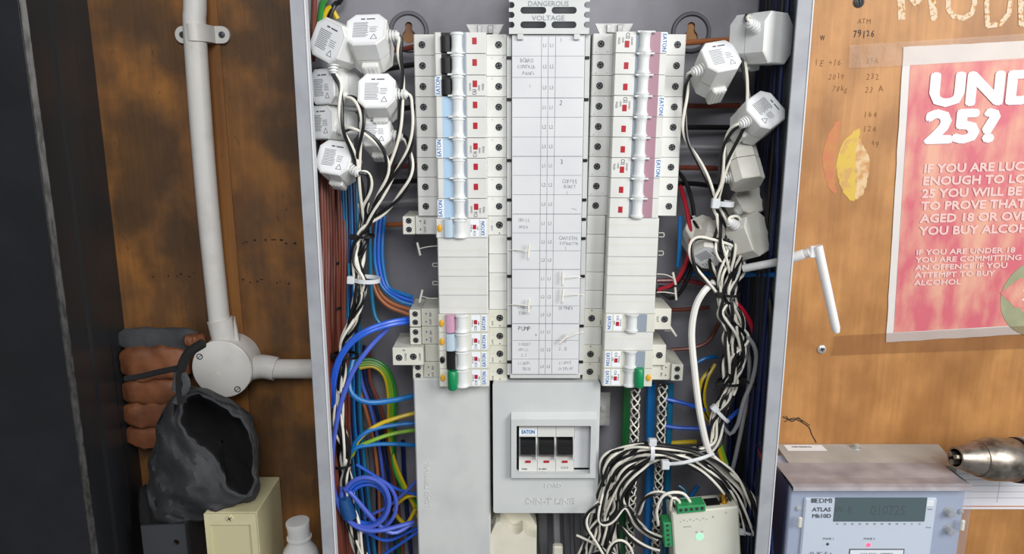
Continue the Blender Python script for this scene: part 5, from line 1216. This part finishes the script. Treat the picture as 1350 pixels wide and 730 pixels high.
# sticker on the mounting case top and its screw
zt_ = Z(585, WY)
b = MB(); b.add([P(1033, 585.5, 112) * 1, P(1083, 586.5, 112) * 1, P(1091, 597, 98), P(1039, 595.5, 98)], [(0, 1, 2, 3)]); 
for i, v in enumerate(b.v): b.v[i] = (v[0], v[1], zt_ + .3)
b.build('barcode_sticker', 'label_white', mt)
b = MB(); Mt = Matrix.Translation((X(1058, 590, 105), 107, zt_ + .4)) ; b.text('METERING', 3.6, Mt, 0, 'CENTER', .03, 1.2); b.build('lettering', 'print_dark', mt)
p = P(1128, 584, 108); b = MB(); b.lathe([(5.4, 0), (5, 1), (3.4, 1.2), (3.2, 3.6), (1.6, 4.4), (.01, 4.6)], Matrix.Translation((p.x, 106, zt_)), 16)
tag(b.build('mounting_screw', 'zinc', smooth=True), 'dull screw head on top of the meter mounting case', 'screw')

# log sheet behind the drill
lg = root('log_sheet', 'ruled paper log sheet on the plywood behind the drill chuck', 'paper', P(1320, 670, WY - 1))
b = MB(); x0l, x1l = X(1240, 640, WY - 1), X(1460, 640, WY - 1); z0l, z1l = Z(671, WY - 1), Z(600, WY - 1)
b.box(x0l, x1l, WY - 1, WY - .6, z0l, z1l); b.build('sheet', 'paper', lg)
b = MB()
for v in range(608, 664, 8): z = Z(v, WY - 1); b.box(x0l, x1l, WY - 1.12, WY - .98, z - .25, z + .25)
for u in (1316, 1380): x = X(u, 650, WY - 1); b.box(x - .25, x + .25, WY - 1.12, WY - .98, Z(662, WY - 1), z1l)
b.build('ruled_lines', 'paper_line', lg)
b = MB(); z = Z(667, WY - 1); b.box(x0l, x1l, WY - 1.12, WY - .98, z - .8, z + .5); b.build('red_footer', 'paper_red', lg)

# drill chuck
dc = root('drill', 'steel keyed drill chuck of a drill pointing left over the meter', 'drill', P(1320, 640, 50))
tipp = P(1257, 603, 42); back = P(1390, 608, 60); d = (back - tipp).normalized(); Md = TO(tipp.x, tipp.y, tipp.z, d)
b = MB(); b.lathe([(8.2, 2), (10, 2), (10.6, 4), (10.8, 8), (12.8, 13), (15.5, 22), (16.2, 25)], Md, 40, cap=False); b.build('chuck_nose', 'steel', dc, smooth=True)
b = MB(); b.lathe([(15.4, 25), (16.9, 25.6), (17.2, 27), (20.2, 37), (20.4, 64), (19.2, 66)], Md, 40); b.build('chuck_sleeve', 'steel', dc, smooth=True)
b = MB(); b.lathe([(20, 66), (21.4, 67), (21.4, 69), (20, 70)], Md, 40); b.build('rubber_ring', 'black_plastic', dc, smooth=True)
b = MB(); b.lathe([(19, 70), (21.8, 71), (23, 90), (23, 140)], Md, 40); b.build('gear_housing', 'drill_grey', dc, smooth=True)
b = MB(); b.lathe([(8.4, 2.2), (7.6, 5), (6.4, 7), (.01, 7.2)], Md, 30, cap=False); b.build('mouth', 'steel_dark', dc, smooth=True)
for k in range(3):
    a = k * 2.094 + .5; M = Md @ Matrix.Rotation(a, 4, 'Z'); b = MB(); b.box(1.5, 6.4, -2, 2, -2, 8, .6, M=M); b.build('jaw', 'steel', dc)
